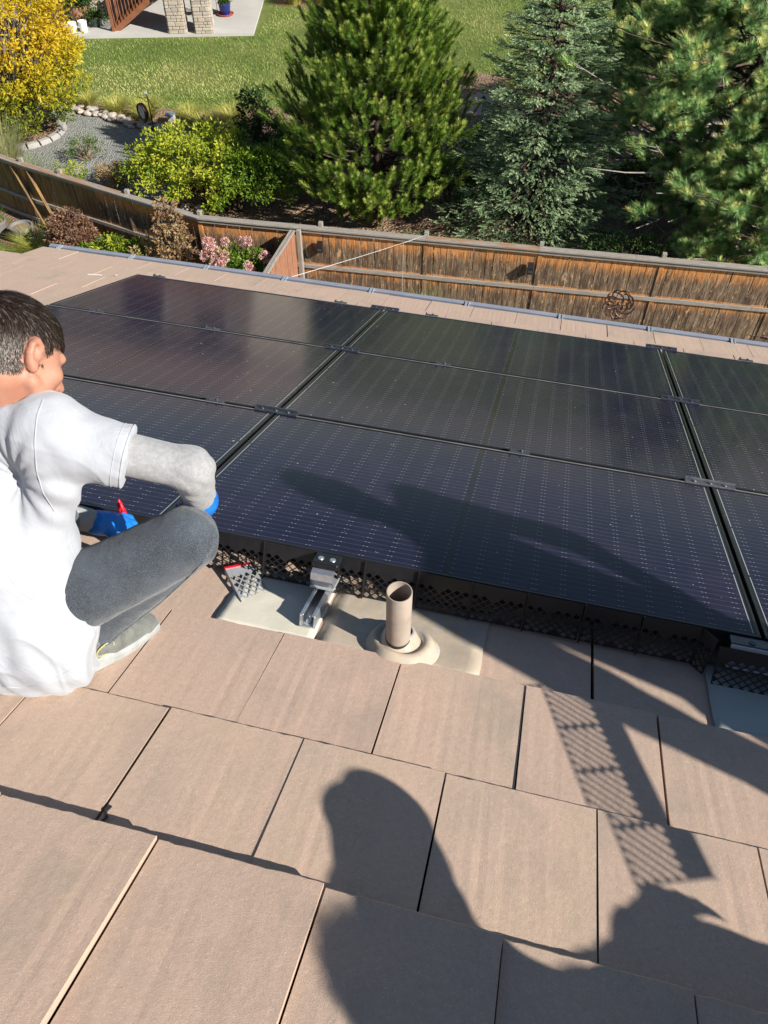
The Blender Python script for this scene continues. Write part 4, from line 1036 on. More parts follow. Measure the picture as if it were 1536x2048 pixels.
def mat_rocky(name, cols, s1, s2, bump=0.8, dist=0.02):
    t = NT(name, 0.9, 0.25); v = t.vec('Object', rnd=False)
    vo = t.voro(v, s1, 'F1', 'Color'); sx = t.n('ShaderNodeSeparateColor'); t.l(vo, sx.inputs[0])
    n = t.noise(v, s2, 4, 0.7); n0 = t.noise(v, 0.7, 3, 0.5)
    c = t.ramp(sx.outputs[0], [(i / (len(cols) - 1), k) for i, k in enumerate(cols)])
    c = t.mix(0.35, c, t.ramp(n, [(0.3, tuple(x * .5 for x in cols[0])), (0.7, tuple(min(1, x * 1.25) for x in cols[-1]))]))
    c = t.mix(t.ramp(n0, [(0.35, 0.25), (0.65, 0.0)]), c, tuple(x * .6 for x in cols[0]))
    t.col(c); t.bump(t.voro(v, s1, 'F1', 'Distance'), bump, dist); return t.m
M['lawn'] = mat_lawn()
M['gravel'] = mat_rocky('grey_gravel', [(0.20, 0.205, 0.19), (0.30, 0.30, 0.275), (0.42, 0.41, 0.38), (0.25, 0.255, 0.235)], 22, 9, 1.0, 0.04)
M['bark'] = mat_rocky('bark_mulch', [(0.13, 0.075, 0.045), (0.30, 0.19, 0.12), (0.20, 0.115, 0.07), (0.38, 0.27, 0.18)], 16, 7, 1.0, 0.05)
M['litter'] = mat_rocky('needle_litter', [(0.22, 0.16, 0.11), (0.36, 0.27, 0.19), (0.28, 0.20, 0.14), (0.42, 0.34, 0.26)], 14, 5, 1.0, 0.05)
M['lava'] = mat_rocky('red_mulch', [(0.10, 0.05, 0.035), (0.22, 0.11, 0.075), (0.30, 0.17, 0.12)], 20, 8, 1.0, 0.04)
def mat_concrete(name, a, b):
    t = NT(name, 0.85, 0.3); v = t.vec('Object', rnd=False); c = t.ramp(t.noise(v, 0.8, 5, 0.65), [(0.35, a), (0.65, b)])
    c = t.mix(0.15, c, t.ramp(t.noise(v, 60, 3), [(0.3, 0.15), (0.7, 0.7)])); t.col(c); t.bump(t.noise(v, 60, 4), 0.3, 0.004); return t.m
M['concrete'] = mat_concrete('patio_concrete', (0.40, 0.385, 0.35), (0.48, 0.46, 0.42))
M['curb'] = mat_concrete('curb_concrete', (0.25, 0.23, 0.21), (0.34, 0.315, 0.29))
def mat_stone(name, cols, s=6):
    t = NT(name, 0.85, 0.3); v = t.vec('Object'); c = t.ramp(t.rnd(), [(i / (len(cols) - 1), k) for i, k in enumerate(cols)])
    c = t.mix(0.35, c, t.ramp(t.noise(v, s, 5, 0.7), [(0.3, (0.15, 0.12, 0.1)), (0.7, (0.6, 0.55, 0.48))])); t.col(c); t.bump(t.noise(v, s * 4, 4), 0.6, 0.01); return t.m
M['river'] = mat_stone('river_stone', [(0.46, 0.42, 0.36), (0.36, 0.34, 0.31), (0.52, 0.46, 0.38), (0.44, 0.35, 0.28), (0.54, 0.51, 0.46)])
M['veneer'] = mat_stone('ledge_stone', [(0.50, 0.42, 0.31), (0.36, 0.30, 0.25), (0.56, 0.48, 0.37), (0.30, 0.26, 0.25), (0.52, 0.44, 0.34), (0.42, 0.33, 0.25)])
M['mortar'] = mat_concrete('stone_mortar', (0.20, 0.175, 0.14), (0.27, 0.24, 0.20))
M['flag'] = mat_stone('pink_flagstone', [(0.50, 0.33, 0.26), (0.44, 0.30, 0.24)])

def ground_sheet(name, pts, z, m, kind='structure', jitter=0.0, seed=1):
    P = [Vector((x, y)) for x, y in pts]; out = []; r = random.Random(seed)
    for i in range(len(P)):
        a, b = P[i], P[(i + 1) % len(P)]; n = max(1, int((b - a).length / 0.35)) if jitter else 1
        for k in range(n):
            q = a.lerp(b, k / n); out.append((q.x + (r.gauss(0, jitter) if jitter else 0), q.y + (r.gauss(0, jitter) if jitter else 0), z))
    me = bpy.data.meshes.new(name); me.from_pydata(out, [], [list(range(len(out)))]); me.materials.append(m); me.update()
    import bmesh
    bm = bmesh.new(); bm.from_mesh(me); bmesh.ops.triangulate(bm, faces=bm.faces[:]); bm.normal_update()
    for f in bm.faces:
        if f.normal.z < 0: f.normal_flip()
    bm.to_mesh(me); bm.free()
    return tag(link(name, me), kind=kind)
lawn = ground_sheet('lawn', [(-400, -300), (-4.42, -300), (-4.42, 13.02), (-1.65, 13.33), (0.69, 13.49), (5.14, 13.80), (400, 40), (400, 600), (-400, 600)], GZ, M['lawn'])
lowyd = ground_sheet('side_yard', [(-4.42, -300), (400, -300), (400, 40), (5.14, 13.80), (0.69, 13.49), (-1.65, 13.33), (-4.42, 13.02)], GZ - 0.36, M['gravel'])
bed = ground_sheet('garden_bed', [(-18, 21.8), (-15.1, 21.9), (-13.2, 21.9), (-11.2, 22.0), (-9.8, 22.3), (-8.3, 23.0), (-6.8, 24.0), (-5.5, 25.0), (-4.2, 26.3), (-3.2, 27.2), (-2.2, 27.6), (-1.2, 27.3), (0, 27.5), (2, 28.5), (6, 30), (12, 32), (16, 32), (16, 14.7), (5.1, 13.85), (0.69, 13.52), (-1.65, 13.36), (-4.4, 13.06), (-6.6, 12.85), (-12.3, 14.3), (-18, 16)], GZ + .004, M['bark'], jitter=0.05)
grav = ground_sheet('gravel_path', [(-18, 20.9), (-16.5, 21.0), (-15, 21.0), (-13.4, 20.75), (-12.4, 20.45), (-11, 20.05), (-10.2, 19.8), (-9.4, 19.3), (-9.0, 18.2), (-9.0, 17), (-9.6, 15.6), (-10.4, 14.6), (-12.0, 14.9), (-13.6, 15.6), (-14.6, 16.6), (-18, 17.2)], GZ + .008, M['gravel'], jitter=0.05, seed=2)
lit = ground_sheet('needle_ground', [(0.6, 14.2), (12, 14.6), (13, 28), (6, 27), (2.6, 24), (1.5, 19), (0.9, 16)], GZ + .008, M['litter'], jitter=0.1, seed=4)
ring_c = (-15.25, 19.25)
rb = ground_sheet('tree_ring_bed', [(ring_c[0] + 1.12 * math.cos(a), ring_c[1] + 1.12 * math.sin(a)) for a in np.linspace(0, 2 * math.pi, 30)[:-1]], GZ + .05, M['bark'])
sb_ = ground_sheet('side_bed', [(-14, 14.7), (-12.9, 13.75), (-11.9, 13.25), (-10.6, 12.6), (-9.6, 11.4), (-9, 10), (-4.5, 10), (-4.4, 12.85), (-6.6, 12.75), (-12.3, 14.25)], GZ + .004, M['lava'], jitter=0.03, seed=5)

curb = empty('curb_ring', Matrix.Translation((ring_c[0], ring_c[1], GZ)), label='curved grey concrete kerb round the mulch bed of the yellow tree', cat='kerb')
for i in range(22):
    a0 = i / 22 * 2 * math.pi + .02; a1 = (i + 1) / 22 * 2 * math.pi - .02; mb = MB(); V = []
    for a in np.linspace(a0, a1, 4):
        for r, z in ((1.10, 0.0), (1.11, 0.10), (1.18, 0.125), (1.30, 0.115), (1.36, 0.06), (1.37, 0.0)): V.append((r * math.cos(a), r * math.sin(a), z))
    Q = [(k * 6 + j, k * 6 + j + 1, (k + 1) * 6 + j + 1, (k + 1) * 6 + j) for k in range(3) for j in range(5)]
    mb.add(V, [q[::-1] for q in Q] + [(0, 1, 2, 5), (2, 3, 4, 5), (18, 23, 20, 19), (20, 23, 22, 21)]); mb.build('kerb_block', M['curb'], curb)

def stone_mesh(seed, flat=0.6):
    r = np.random.default_rng(seed)
    import bmesh
    bm = bmesh.new(); bmesh.ops.create_icosphere(bm, subdivisions=2, radius=0.5)
    off = r.normal(size=(6, 3))
    for v in bm.verts:
        p = np.array(v.co); s = 1
        for o in off:
            o = o / np.linalg.norm(o); d = p @ o
            if d > 0.36: p = p - o * (d - 0.36) * 0.75
        v.co = Vector(p) * (1 + 0.0 * s); v.co.z *= flat
    me = bpy.data.meshes.new('stone'); bm.to_mesh(me); bm.free(); me.materials.append(M['river'])
    me.polygons.foreach_set('use_smooth', np.ones(len(me.polygons), bool)); return me
SM = [stone_mesh(i) for i in range(6)]
border = empty('stone_border', Matrix.Translation((-13, 20.9, GZ)), label='row of pale river stones edging the gravel path', cat='stone edging')
def poly_at(P, t):
    P = [np.array(p, float) for p in P]; L = [np.linalg.norm(P[i + 1] - P[i]) for i in range(len(P) - 1)]; d = t * sum(L)
    for i, l in enumerate(L):
        if d <= l or i == len(L) - 1:
            u = (P[i + 1] - P[i]) / l; return P[i] + u * d, u
        d -= l
BL = [(-15.6, 21.35), (-14.9, 21.25), (-13.4, 21.0), (-12.4, 20.65), (-11.0, 20.25), (-10.1, 19.95), (-9.3, 19.5), (-8.9, 18.6)]
for i in range(170):
    p, u = poly_at(BL, (i + random.random()) / 170); n = np.array((-u[1], u[0])); q = p + n * random.uniform(-0.22, 0.24); s = random.uniform(0.11, 0.27)
    o = link('stone', SM[random.randrange(6)], border)
    o.matrix_local = border.matrix_world.inverted() @ Matrix.Translation((q[0], q[1], GZ + s * 0.22 + random.random() * .03)) @ Matrix.Rotation(random.random() * 6.3, 4, 'Z') @ Matrix.Rotation(random.gauss(0, .25), 4, 'X') @ Matrix.Diagonal((s * random.uniform(.9, 1.4), s, s * random.uniform(.7, 1.1), 1))
# loose pale stones among the bushes right of the gravel
rocks = empty('rock_pile', Matrix.Translation((-6, 19, GZ)), label='scattered pale rocks under the yellow-green bush and the pine', cat='rocks')
for i in range(60):
    x, y = random.choice([(-9.0, 15.6), (-7.2, 19.8), (-6.2, 20.6), (-1.6, 21.6), (-1.3, 22.8)]); q = (x + random.gauss(0, .5), y + random.gauss(0, .5)); s = random.uniform(.10, .28)
    o = link('stone', SM[random.randrange(6)], rocks)
    o.matrix_local = rocks.matrix_world.inverted() @ Matrix.Translation((q[0], q[1], GZ + s * .2)) @ Matrix.Rotation(random.random() * 6, 4, 'Z') @ Matrix.Diagonal((s * 1.2, s, s * .8, 1))

# ------------------------------------------------------------------ fences
def mat_wood(name, mode):
    t = NT(name, 0.85, 0.2); v = t.vec('Object', (1, 1, 0.12)); vg = t.vec('Object', (1, 1, 0.035))
    x, y, z = t.sep(t.tc.outputs['Object'])
    g = t.noise(vg, 95, 4, 0.7, 1.2); g2 = t.noise(v, 14, 4, 0.65)
    grey = t.ramp(g, [(0.30, (0.024, 0.016, 0.011)), (0.5, (0.165, 0.105, 0.062)), (0.70, (0.46, 0.35, 0.24))])
    if mode == 'plank':
        grey = t.mix(t.ramp(t.noise(t.vec('Object', (5, 5, 0.9)), 2.0, 4, 0.7), [(0.42, 0.0), (0.60, 0.75)]), grey, (0.045, 0.030, 0.022))
        orange = t.ramp(g, [(0.30, (0.20, 0.07, 0.02)), (0.5, (0.55, 0.22, 0.06)), (0.72, (0.72, 0.40, 0.17))])
        edge = t.math('ADD', t.math('MULTIPLY', t.noise(t.vec('Object', (16, 16, 1.2)), 2.2, 4, 0.75), 1.0), -0.50)
        # bare orange wood where the cap board and the rail keep the weather off
        top = t.ramp(t.math('ADD', z, edge), [(0.0, 0.0), (1.0, 1.0)])
        m1 = t.math('MULTIPLY', t.math('SUBTRACT', t.math('ADD', z, edge), 1.08), 5.0, clamp=True)
        below = t.math('LESS_THAN', z, 0.69); m2 = t.math('MULTIPLY', t.math('SUBTRACT', t.math('ADD', z, edge), 0.40), 5.0, clamp=True)
        m = t.math('MAXIMUM', m1, t.math('MULTIPLY', m2, below))
        am = t.math('MULTIPLY', m, t.ramp(t.rnd(), [(0.0, 0.35), (0.25, 0.9), (1.0, 1.0)])); c = t.mix(am, grey, orange)
        pale = t.noise(t.vec('Object', (6, 6, 2.0)), 2.4, 3, 0.6, 0.8); c = t.mix(t.ramp(pale, [(0.60, 0.0), (0.68, 0.75)]), c, (0.52, 0.34, 0.18))
        kn = t.voro(t.vec('Object', (1, 1, 0.6)), 5.5, 'F1', 'Distance'); c = t.mix(t.ramp(kn, [(0.05, 0.85), (0.10, 0.0)]), c, (0.06, 0.025, 0.012))
    elif mode == 'red':
        c = t.ramp(g, [(0.30, (0.15, 0.055, 0.03)), (0.5, (0.30, 0.125, 0.07)), (0.72, (0.42, 0.25, 0.16))]); c = t.mix(t.ramp(g2, [(0.45, 0.0), (0.7, 0.7)]), c, grey)
    elif mode == 'gold':
        c = t.ramp(g, [(0.30, (0.10, 0.055, 0.02)), (0.5, (0.27, 0.155, 0.06)), (0.72, (0.42, 0.27, 0.12))]); c = t.mix(t.ramp(g2, [(0.42, 0.0), (0.66, 0.8)]), c, (0.07, 0.05, 0.035))
    else:
        c = t.ramp(g, [(0.30, (0.14, 0.12, 0.10)), (0.5, (0.27, 0.24, 0.205)), (0.72, (0.44, 0.40, 0.35))])
        if mode == 'capr': c = t.mix(t.ramp(g2, [(0.45, 0.1), (0.6, 0.9)]), c, (0.30, 0.15, 0.07))
    t.col(c); t.bump(t.math('ADD', g, g2), 0.5, 0.004); return t.m
M['plank'] = mat_wood('weathered_cedar', 'plank'); M['plank_red'] = mat_wood('reddish_cedar', 'red'); M['plank_gold'] = mat_wood('golden_cedar', 'gold'); M['rail'] = mat_wood('silvered_rail', 'rail')
def box_mesh(name, x0, x1, y0, y1, z0, z1, m, b=0.003):
    mb = MB(); mb.bbox(x0, x1, y0, y1, z0, z1, b); return mb.mesh(name, m)
def rail_mesh(L, d, hgt, name, m):      # long axis modelled along z so that grain runs along it
    mb = MB(); mb.bbox(0, hgt, 0, d, 0, L, 0.004); return mb.mesh(name, m)
PLs = [box_mesh('plank', 0.002, w, 0, 0.016, -0.36, h, M['plank'], 0.002) for w, h in ((0.137, 1.50), (0.134, 1.50), (0.138, 1.50), (0.131, 1.50))]
PLg = [box_mesh('plank', 0.002, w, 0, 0.016, 0.0, 1.5, M['plank_gold'], 0.002) for w in (0.137, 0.134, 0.138)]
FPTS = [(-14.2, 15.2), (-12.28, 14.50), (-11.69, 14.31), (-10.49, 13.98), (-8.52, 13.44), (-7.84, 13.26), (-6.57, 12.93), (-5.32, 13.00), (-4.28, 13.07), (-1.65, 13.25), (0.69, 13.41), (2.6, 13.54), (5.14, 13.72), (8.6, 13.96)]
fence = empty('garden_fence', Matrix.Translation((-4.3, 13.1, GZ)), label='long weathered cedar fence with a flat cap running behind the roof', cat='fence')
fi = fence.matrix_world.inverted()
def axes(u, org, z=0.0):
    """x along the fence, y away from the house"""
    return Matrix(((u[0], -u[1], 0, org[0]), (u[1], u[0], 0, org[1]), (0, 0, 1, z), (0, 0, 0, 1)))
Ltot = sum(np.linalg.norm(np.subtract(FPTS[i + 1], FPTS[i])) for i in range(len(FPTS) - 1))
npk = int(Ltot / 0.1405)
for i in range(npk):
    p, u = poly_at(FPTS, i * 0.1405 / Ltot)
    me = random.choice(PLg if p[0] < -9.6 else PLs)
    o = link('plank', me, fence); o.matrix_local = fi @ axes(u, (p[0], p[1]), GZ + 0.02 + random.gauss(0, .004)) @ Matrix.Translation((random.gauss(0, .001), 0.085 + random.gauss(0, .0025), 0)) @ Matrix.Rotation(random.gauss(0, .004), 4, 'Y') @ Matrix.Rotation(random.gauss(0, .02), 4, 'Z')
for i in range(len(FPTS) - 1):
    a = np.array(FPTS[i]); b = np.array(FPTS[i + 1]); L = np.linalg.norm(b - a); u = (b - a) / L
    R = axes(u, a, 0) ; lay = Matrix(((0, 0, 1, 0), (0, 1, 0, 0), (1, 0, 0, 0), (0, 0, 0, 1)))     # mesh z -> along, mesh x -> up
    for nm, hgt, d, z, y0 in (('rail', 0.085, 0.040, -7.255, 0.042), ('rail', 0.085, 0.040, -7.76 if b[0] < -4.2 else -8.09, 0.042), ('fascia_board', 0.065, 0.036, -6.415, 0.020)):
        o = link(nm, rail_mesh(L - 0.003, d, hgt, nm, M['rail']), fence); o.matrix_local = fi @ R @ Matrix.Translation((0, y0, z)) @ lay
    if L > 0.3:
        capm = rail_mesh(L - 0.002, 0.165, 0.038, 'cap_board', M['rail'])
        if i in (9,) or a[0] < -9.5: capm.materials.clear(); capm.materials.append(mat_wood('rusty_cap_%d' % i, 'capr'))
        o = link('cap_board', capm, fence); o.matrix_local = fi @ R @ Matrix.Translation((0, -0.012, -6.338 + 0.0005 * (i % 2))) @ lay
PM = box_mesh('post', -0.045, 0.045, -0.045, 0.045, 0, 1.64, M['rail'], 0.006)
for x, y in ((-13.2, 14.84), (-11.69, 14.31), (-10.49, 13.98), (-8.52, 13.44), (-6.57, 12.93), (-3.9, 13.10), (-1.65, 13.25), (0.72, 13.41), (3.15, 13.58), (5.5, 13.75), (7.9, 13.92)):
    o = link('post', PM, fence); o.matrix_local = fi @ Matrix.Translation((x - .01, y + 0.152, GZ)) @ Matrix.Rotation(0.05, 4, 'Z')
for x, y in ((-11.69, 14.31), (-8.52, 13.44), (-6.57, 12.93), (-1.65, 13.25), (0.72, 13.41), (3.15, 13.58), (5.5, 13.75)):
    o = link('post', box_mesh('post', -0.045, 0.045, 0, 0.016, -0.3, 1.43, M['plank'], 0.002), fence); o.matrix_local = fi @ Matrix.Translation((x, y + 0.066, GZ)) @ Matrix.Rotation(0.06, 4, 'Z')
for x0, x1 in ((-12.05, -11.35), (-11.52, -10.86)):
    p0 = np.array((x0, 14.42 - (x0 + 12.05) * 0.30, -6.42)); p1 = np.array((x1, 14.30 - (x1 + 12.05) * .30, -7.80)); L = np.linalg.norm(p1 - p0)
    o = link('brace', rail_mesh(L, 0.036, 0.07, 'brace', mat_wood('brace_wood', 'gold')), fence)
    o.matrix_local = fi @ Matrix.Translation(p0) @ Vector(p1 - p0).to_track_quat('Z', 'Y').to_matrix().to_4x4()

div = empty('divider_fence', Matrix.Translation((-4.40, 12.9, GZ)), label='short reddish cedar fence running from the long fence towards the house', cat='fence')
dinv = div.matrix_world.inverted()
PR = [box_mesh('plank', 0.002, w, 0, 0.016, -0.36, 1.50, M['plank_red'], 0.002) for w in (0.137, 0.133)]
for i in range(34):
    o = link('plank', random.choice(PR), div); o.matrix_local = dinv @ axes((0.01, -1.0), (-4.44, 12.96 - i * 0.1405), GZ + 0.01) @ Matrix.Translation((0, 0.03 + random.gauss(0, .002), 0))
for nm, y0, d, hgt, z in (('cap_board', -0.060, 0.050, 0.036, -6.345), ('cap_board', 0.004, 0.050, 0.036, -6.342), ('rail', -0.02, 0.04, 0.085, -7.2)):
    o = link(nm, rail_mesh(4.8, d, hgt, nm, M['rail']), div); o.matrix_local = dinv @ axes((0.01, -1.0), (-4.44, 12.96), 0) @ Matrix.Translation((0, y0, z)) @ Matrix(((0, 0, 1, 0), (0, 1, 0, 0), (1, 0, 0, 0), (0, 0, 0, 1)))
o = link('post', box_mesh('post', -0.045, 0.045, -0.045, 0.045, 0, 1.55, M['rail'], 0.005), div); o.matrix_local = Matrix.Translation((0.085, 0.075, 0))
for y in (-2.3, -4.7):
    o = link('post', box_mesh('post', -0.045, 0.045, -0.045, 0.045, 0, 1.52, M['rail'], 0.005), div); o.matrix_local = Matrix.Translation((-0.10, y, 0))

# fence lanterns
def lantern(x, y, z, lab):
    e = empty('fence_lantern', Matrix.Translation((x, y, z)) @ Matrix.Rotation(.06, 4, 'Z'), label=lab, cat='lantern', group='small black lanterns on the fence')
    mb = MB(); V = [(-.06, -.10, -.10), (.06, -.10, -.10), (.06, -.005, -.10), (-.06, -.005, -.10), (-.06, -.13, .06), (.06, -.13, .06), (.06, -.005, .13), (-.06, -.005, .13)]
    mb.add(V, [(0, 3, 2, 1), (4, 5, 6, 7), (0, 1, 5, 4), (1, 2, 6, 5), (2, 3, 7, 6), (3, 0, 4, 7)]); mb.build('housing', M['iron'], e)
    mb = MB(); mb.bbox(-.045, .045, -.118, -.112, -.07, .03, .001, Matrix.Rotation(-.18, 4, 'X')); mb.build('lens', M['clamp'], e)
lantern(-3.90, 13.125, -6.70, 'black lantern on the fence right of the divider post')
lantern(0.56, 13.43, -6.74, 'black lantern on the fence below the spruce')

# wires from the fence post to the house
def cable(name, pts, r, lab, cat, m):
    mb = MB(); mb.tube(pts, r, 5); return tag(mb.build(name, m, None), lab, cat)
M['wire'] = simple('white_wire', (0.75, 0.75, 0.72), 0.5)
def sag(a, b, s, n=14): return [tuple(np.array(a) * (1 - t) + np.array(b) * t - np.array((0, 0, s * 4 * t * (1 - t)))) for t in np.linspace(0, 1, n)]
jn = (-2.005, 11.0, -5.40)
cable('wire', sag((-1.64, 13.33, -6.24), (-1.33, 4.32, -1.93), 0.02), 0.0026, 'long white wire strung from the fence post to the house eave', 'wire', M['wire'])
p0 = np.array((-1.64, 13.33, -6.24)); p1 = np.array((-1.33, 4.32, -1.93)); tq = 0.30; pj = p0 * (1 - tq) + p1 * tq - np.array((0, 0, 0.0168))
cable('wire', sag((-1.80, 13.24, -6.28), tuple(pj), 0.01), 0.0026, 'short white wire from the fence cap joining the long wire', 'wire', M['wire'])
cable('cord', [tuple(pj), tuple(pj + np.array((0, 0, -2.4)))], 0.002, 'thin cord hanging straight down from the joined white wires', 'cord', M['wire'])

# copper wind spinner
spin = empty('wind_spinner', Matrix.Translation((2.42, 12.75, GZ - 0.03)), label='copper wind spinner of curved blades standing before the fence', cat='wind spinner')
mb = MB(); mb.tube([(0, 0, 0), (0, 0, 1.0)], 0.010, 8); mb.build('pole', M['iron'], spin, smooth=True)
for wheel, (rad, off_, n, dirn) in enumerate(((0.31, -0.05, 9, 1), (0.27, 0.05, 9, -1))):
    for i in range(n):
        a0 = i / n * 2 * math.pi + wheel * .3; pts = []; 
        for t in np.linspace(0, 1, 9):
            r = rad * (0.22 + 0.78 * math.sin(t * math.pi / 2)); a = a0 + dirn * t * 1.5
            pts.append((r * math.cos(a), off_ + 0.05 * math.sin(t * math.pi) * (-1 if wheel == 0 else 1), 1.0 + r * math.sin(a)))
        pts = np.array(pts); V = []; 
        for k, p in enumerate(pts):
            wv = 0.024 * math.sin(math.pi * (0.12 + 0.8 * k / 8)); d = np.array((p[0], 0, p[2] - 1.0)); d /= np.linalg.norm(d) + 1e-9
            V += [p + d * wv, p - d * wv + np.array((0, .012, 0))]
        mb = MB(); mb.add(V, [(2 * k, 2 * k + 1, 2 * k + 3, 2 * k + 2) for k in range(8)]); thick(mb.build('blade', M['copper'], spin, smooth=True), 0.003)
mb = MB(); mb.lathe([(0.0, -0.03), (0.03, -0.02), (0.035, 0), (0.03, .02), (0, .03)], 14, Matrix.Translation((0, 0, 1.0)) @ Matrix.Rotation(math.pi / 2, 4, 'X')); mb.build('hub', M['copper'], spin, smooth=True)

# garden clock
clock = empty('garden_clock', Matrix.Translation((-10.74, 19.19, GZ)), label='double-bracket garden clock on a black post at the stone border', cat='clock')
ck = Matrix.Translation((-0.22, -0.03, 1.02)) @ Matrix.Rotation(math.radians(-32), 4, 'Z') @ Matrix.Rotation(math.pi / 2, 4, 'X')   # local z faces the viewer side
mb = MB(); mb.tube([(0, 0, 0), (0, 0, 1.48)], [0.018, 0.014], 10); mb.tube([(-0.30, -0.02, 1.40), (-0.15, 0, 1.37), (0, 0, 1.40), (0.12, 0, 1.15), (0.28, 0.02, 1.14)], 0.010, 6); mb.tube([(-0.2, 0, 1.37), (-0.1, 0, 1.30), (0, 0, 1.28)], 0.008, 6); mb.tube([(0.22, 0, 1.14), (0.1, 0, 1.06), (0, 0, 1.04)], 0.008, 6); mb.build('post', M['iron'], clock, smooth=True)
M['white'] = simple('white_enamel', (0.78, 0.78, 0.75), 0.4); M['dial'] = simple('pale_dial', (0.50, 0.54, 0.56), 0.35)
mb = MB(); mb.lathe([(0.0, -0.07), (0.19, -0.07), (0.222, -0.05), (0.228, 0.0), (0.222, 0.055), (0.195, 0.065), (0.182, 0.045), (0.178, 0.030)], 36); mb.build('clock_case', M['copper'], clock, ck, smooth=False)
dl = MB(); dl.lathe([(0.0, 0.032), (0.176, 0.032)], 32); dobj = dl.build('dial', M['dial'], clock, ck)
mb = MB()
for i in range(12):
    R = Matrix.Rotation(i * math.pi / 6, 4, 'Z'); mb.box(-0.006, 0.006, 0.125, 0.160, 0.0335, 0.0350, R)
mb.box(-0.005, 0.005, -0.02, 0.12, 0.036, 0.038, Matrix.Rotation(-2.6, 4, 'Z')); mb.box(-0.007, 0.007, -0.02, 0.085, 0.039, 0.041, Matrix.Rotation(.5, 4, 'Z')); mb.build('hands', M['iron'], dobj)
mb = MB(); mb.lathe([(0, -0.045), (0.032, -0.032), (0.045, 0), (0.032, 0.032), (0, 0.045)], 16, Matrix.Translation((0, 0, 1.52))); mb.build('ball_finial', M['white'], clock, smooth=True)
birdbox = empty('bird_box', Matrix.Translation((-11.15, 21.1, GZ)), label='small white box with a slanted lid beside the garden clock', cat='bird box')
mb = MB(); mb.bbox(-.10, .10, -.08, .08, 0.0, .24, .005); mb.build('box', M['white'], birdbox)
mb = MB(); mb.bbox(-.14, .14, -.12, .12, .255, .27, .004, Matrix.Rotation(.25, 4, 'X')); mb.build('lid', M['gutter'], birdbox)
flag = empty('flagstones', Matrix.Translation((-2.2, 24.3, GZ)), label='pink flagstones set in bark between the pine and the spruce', cat='flagstones')
for (x, y, s, k) in ((-0.0, 0.9, .55, 3), (-.15, -.1, .62, 5), (1.05, -.15, .55, 7), (0.9, 0.9, .5, 8)):
    r = random.Random(k); pts = [(s * r.uniform(.8, 1.1) * math.cos(a), s * .8 * r.uniform(.8, 1.1) * math.sin(a)) for a in np.linspace(0, 2 * math.pi, 8)[:-1]]
    V = [(0, 0, .05)] + [(px, py, .045) for px, py in pts] + [(px * 1.02, py * 1.02, 0) for px, py in pts]; mb = MB()
    mb.add(V, [(1 + i, 8 + i, 8 + (i + 1) % 7, 1 + (i + 1) % 7) for i in range(7)], [(0, 1 + i, 1 + (i + 1) % 7) for i in range(7)]); mb.build('slab', M['flag'], flag, Matrix.Translation((x, y, 0)))
pl = empty('path_light', Matrix.Translation((-2.0, 23.9, GZ)), label='dark stake light standing by the pink flagstones', cat='garden light')
mb = MB(); mb.tube([(0, 0, 0), (0, 0, .5)], 0.012, 6); mb.build('stake', M['iron'], pl); mb = MB(); mb.lathe([(0.0, 0.60), (0.02, 0.58), (0.09, 0.50), (0.085, 0.49), (0, .5)], 14); mb.build('shade', M['iron'], pl)

# ------------------------------------------------------------------ the neighbour's patio, stair and pillars
pat = ground_sheet('patio', [(-24.5, 25.3), (-19.3, 26.75), (-11.5, 29.2), (-12.6, 33.4), (-12.9, 36), (-24.5, 36)], GZ + 0.10, M['concrete'])
md = pat.modifiers.new('slab', 'SOLIDIFY'); md.thickness = 0.12; md.offset = -1
nb = empty('neighbour_house', Matrix.Translation((-18, 34, GZ)), label='tan neighbouring house with a deck behind the concrete patio', cat='house')
ninv = nb.matrix_world.inverted()
mb = MB(); mb.box(-27, -12.8, 34.2, 44, GZ, GZ + 6.4); mb.build('wall', M['stucco'], nb, ninv)
mb = MB(); V = [(-27.6, 33.6, GZ + 6.3), (-12.2, 33.6, GZ + 6.3), (-12.2, 44.6, GZ + 6.3), (-27.6, 44.6, GZ + 6.3), (-24, 39, GZ + 8.8), (-16, 39, GZ + 8.8)]
mb.add(V, [(0, 1, 5, 4), (2, 3, 4, 5), (3, 2, 1, 0)], [(1, 2, 5), (3, 0, 4)]); mb.build('roof', M['tile'], nb, ninv)
M['deckwood'] = simple('stained_deck_wood', (0.22, 0.085, 0.04), 0.6, 0, 0.4, 0.15, 6); M['pane'] = simple('dark_pane', (0.02, 0.025, 0.03), 0.08)
mb = MB(); mb.box(-21.5, -12.9, 28.6, 34.19, GZ + 2.75, GZ + 3.0); mb.build('deck', M['deckwood'], nb, ninv)
for x in np.arange(-21.5, -12.9, 0.16):
    mb = MB(); mb.box(x, x + .035, 28.62, 28.66, GZ + 3.0, GZ + 3.9); link('baluster', mb.mesh('baluster', M['deckwood']), nb, ninv)
mb = MB(); mb.box(-21.5, -12.9, 28.60, 28.70, GZ + 3.9, GZ + 3.96); mb.build('handrail', M['deckwood'], nb, ninv)
for x0, x1, z0, z1 in ((-20.5, -18.2, .1, 2.2), (-16.5, -14.3, .1, 2.2), (-24.5, -22.8, 4.0, 5.4), (-19.5, -17.2, 3.2, 5.3), (-15.5, -13.9, 4.0, 5.4)):
    mb = MB(); mb.box(x0, x1, 34.14, 34.19, GZ + z0, GZ + z1); fr_ = mb.build('window', M['white'], nb, ninv); mb = MB(); mb.box(x0 + .08, x1 - .08, 34.12, 34.139, GZ + z0 + .08, GZ + z1 - .08); mb.build('pane', M['pane'], fr_)
VS = [box_mesh('stone', -0.5, 0.5, -0.5, 0.5, -0.5, 0.5, M['veneer'], 0.10) for _ in range(1)]
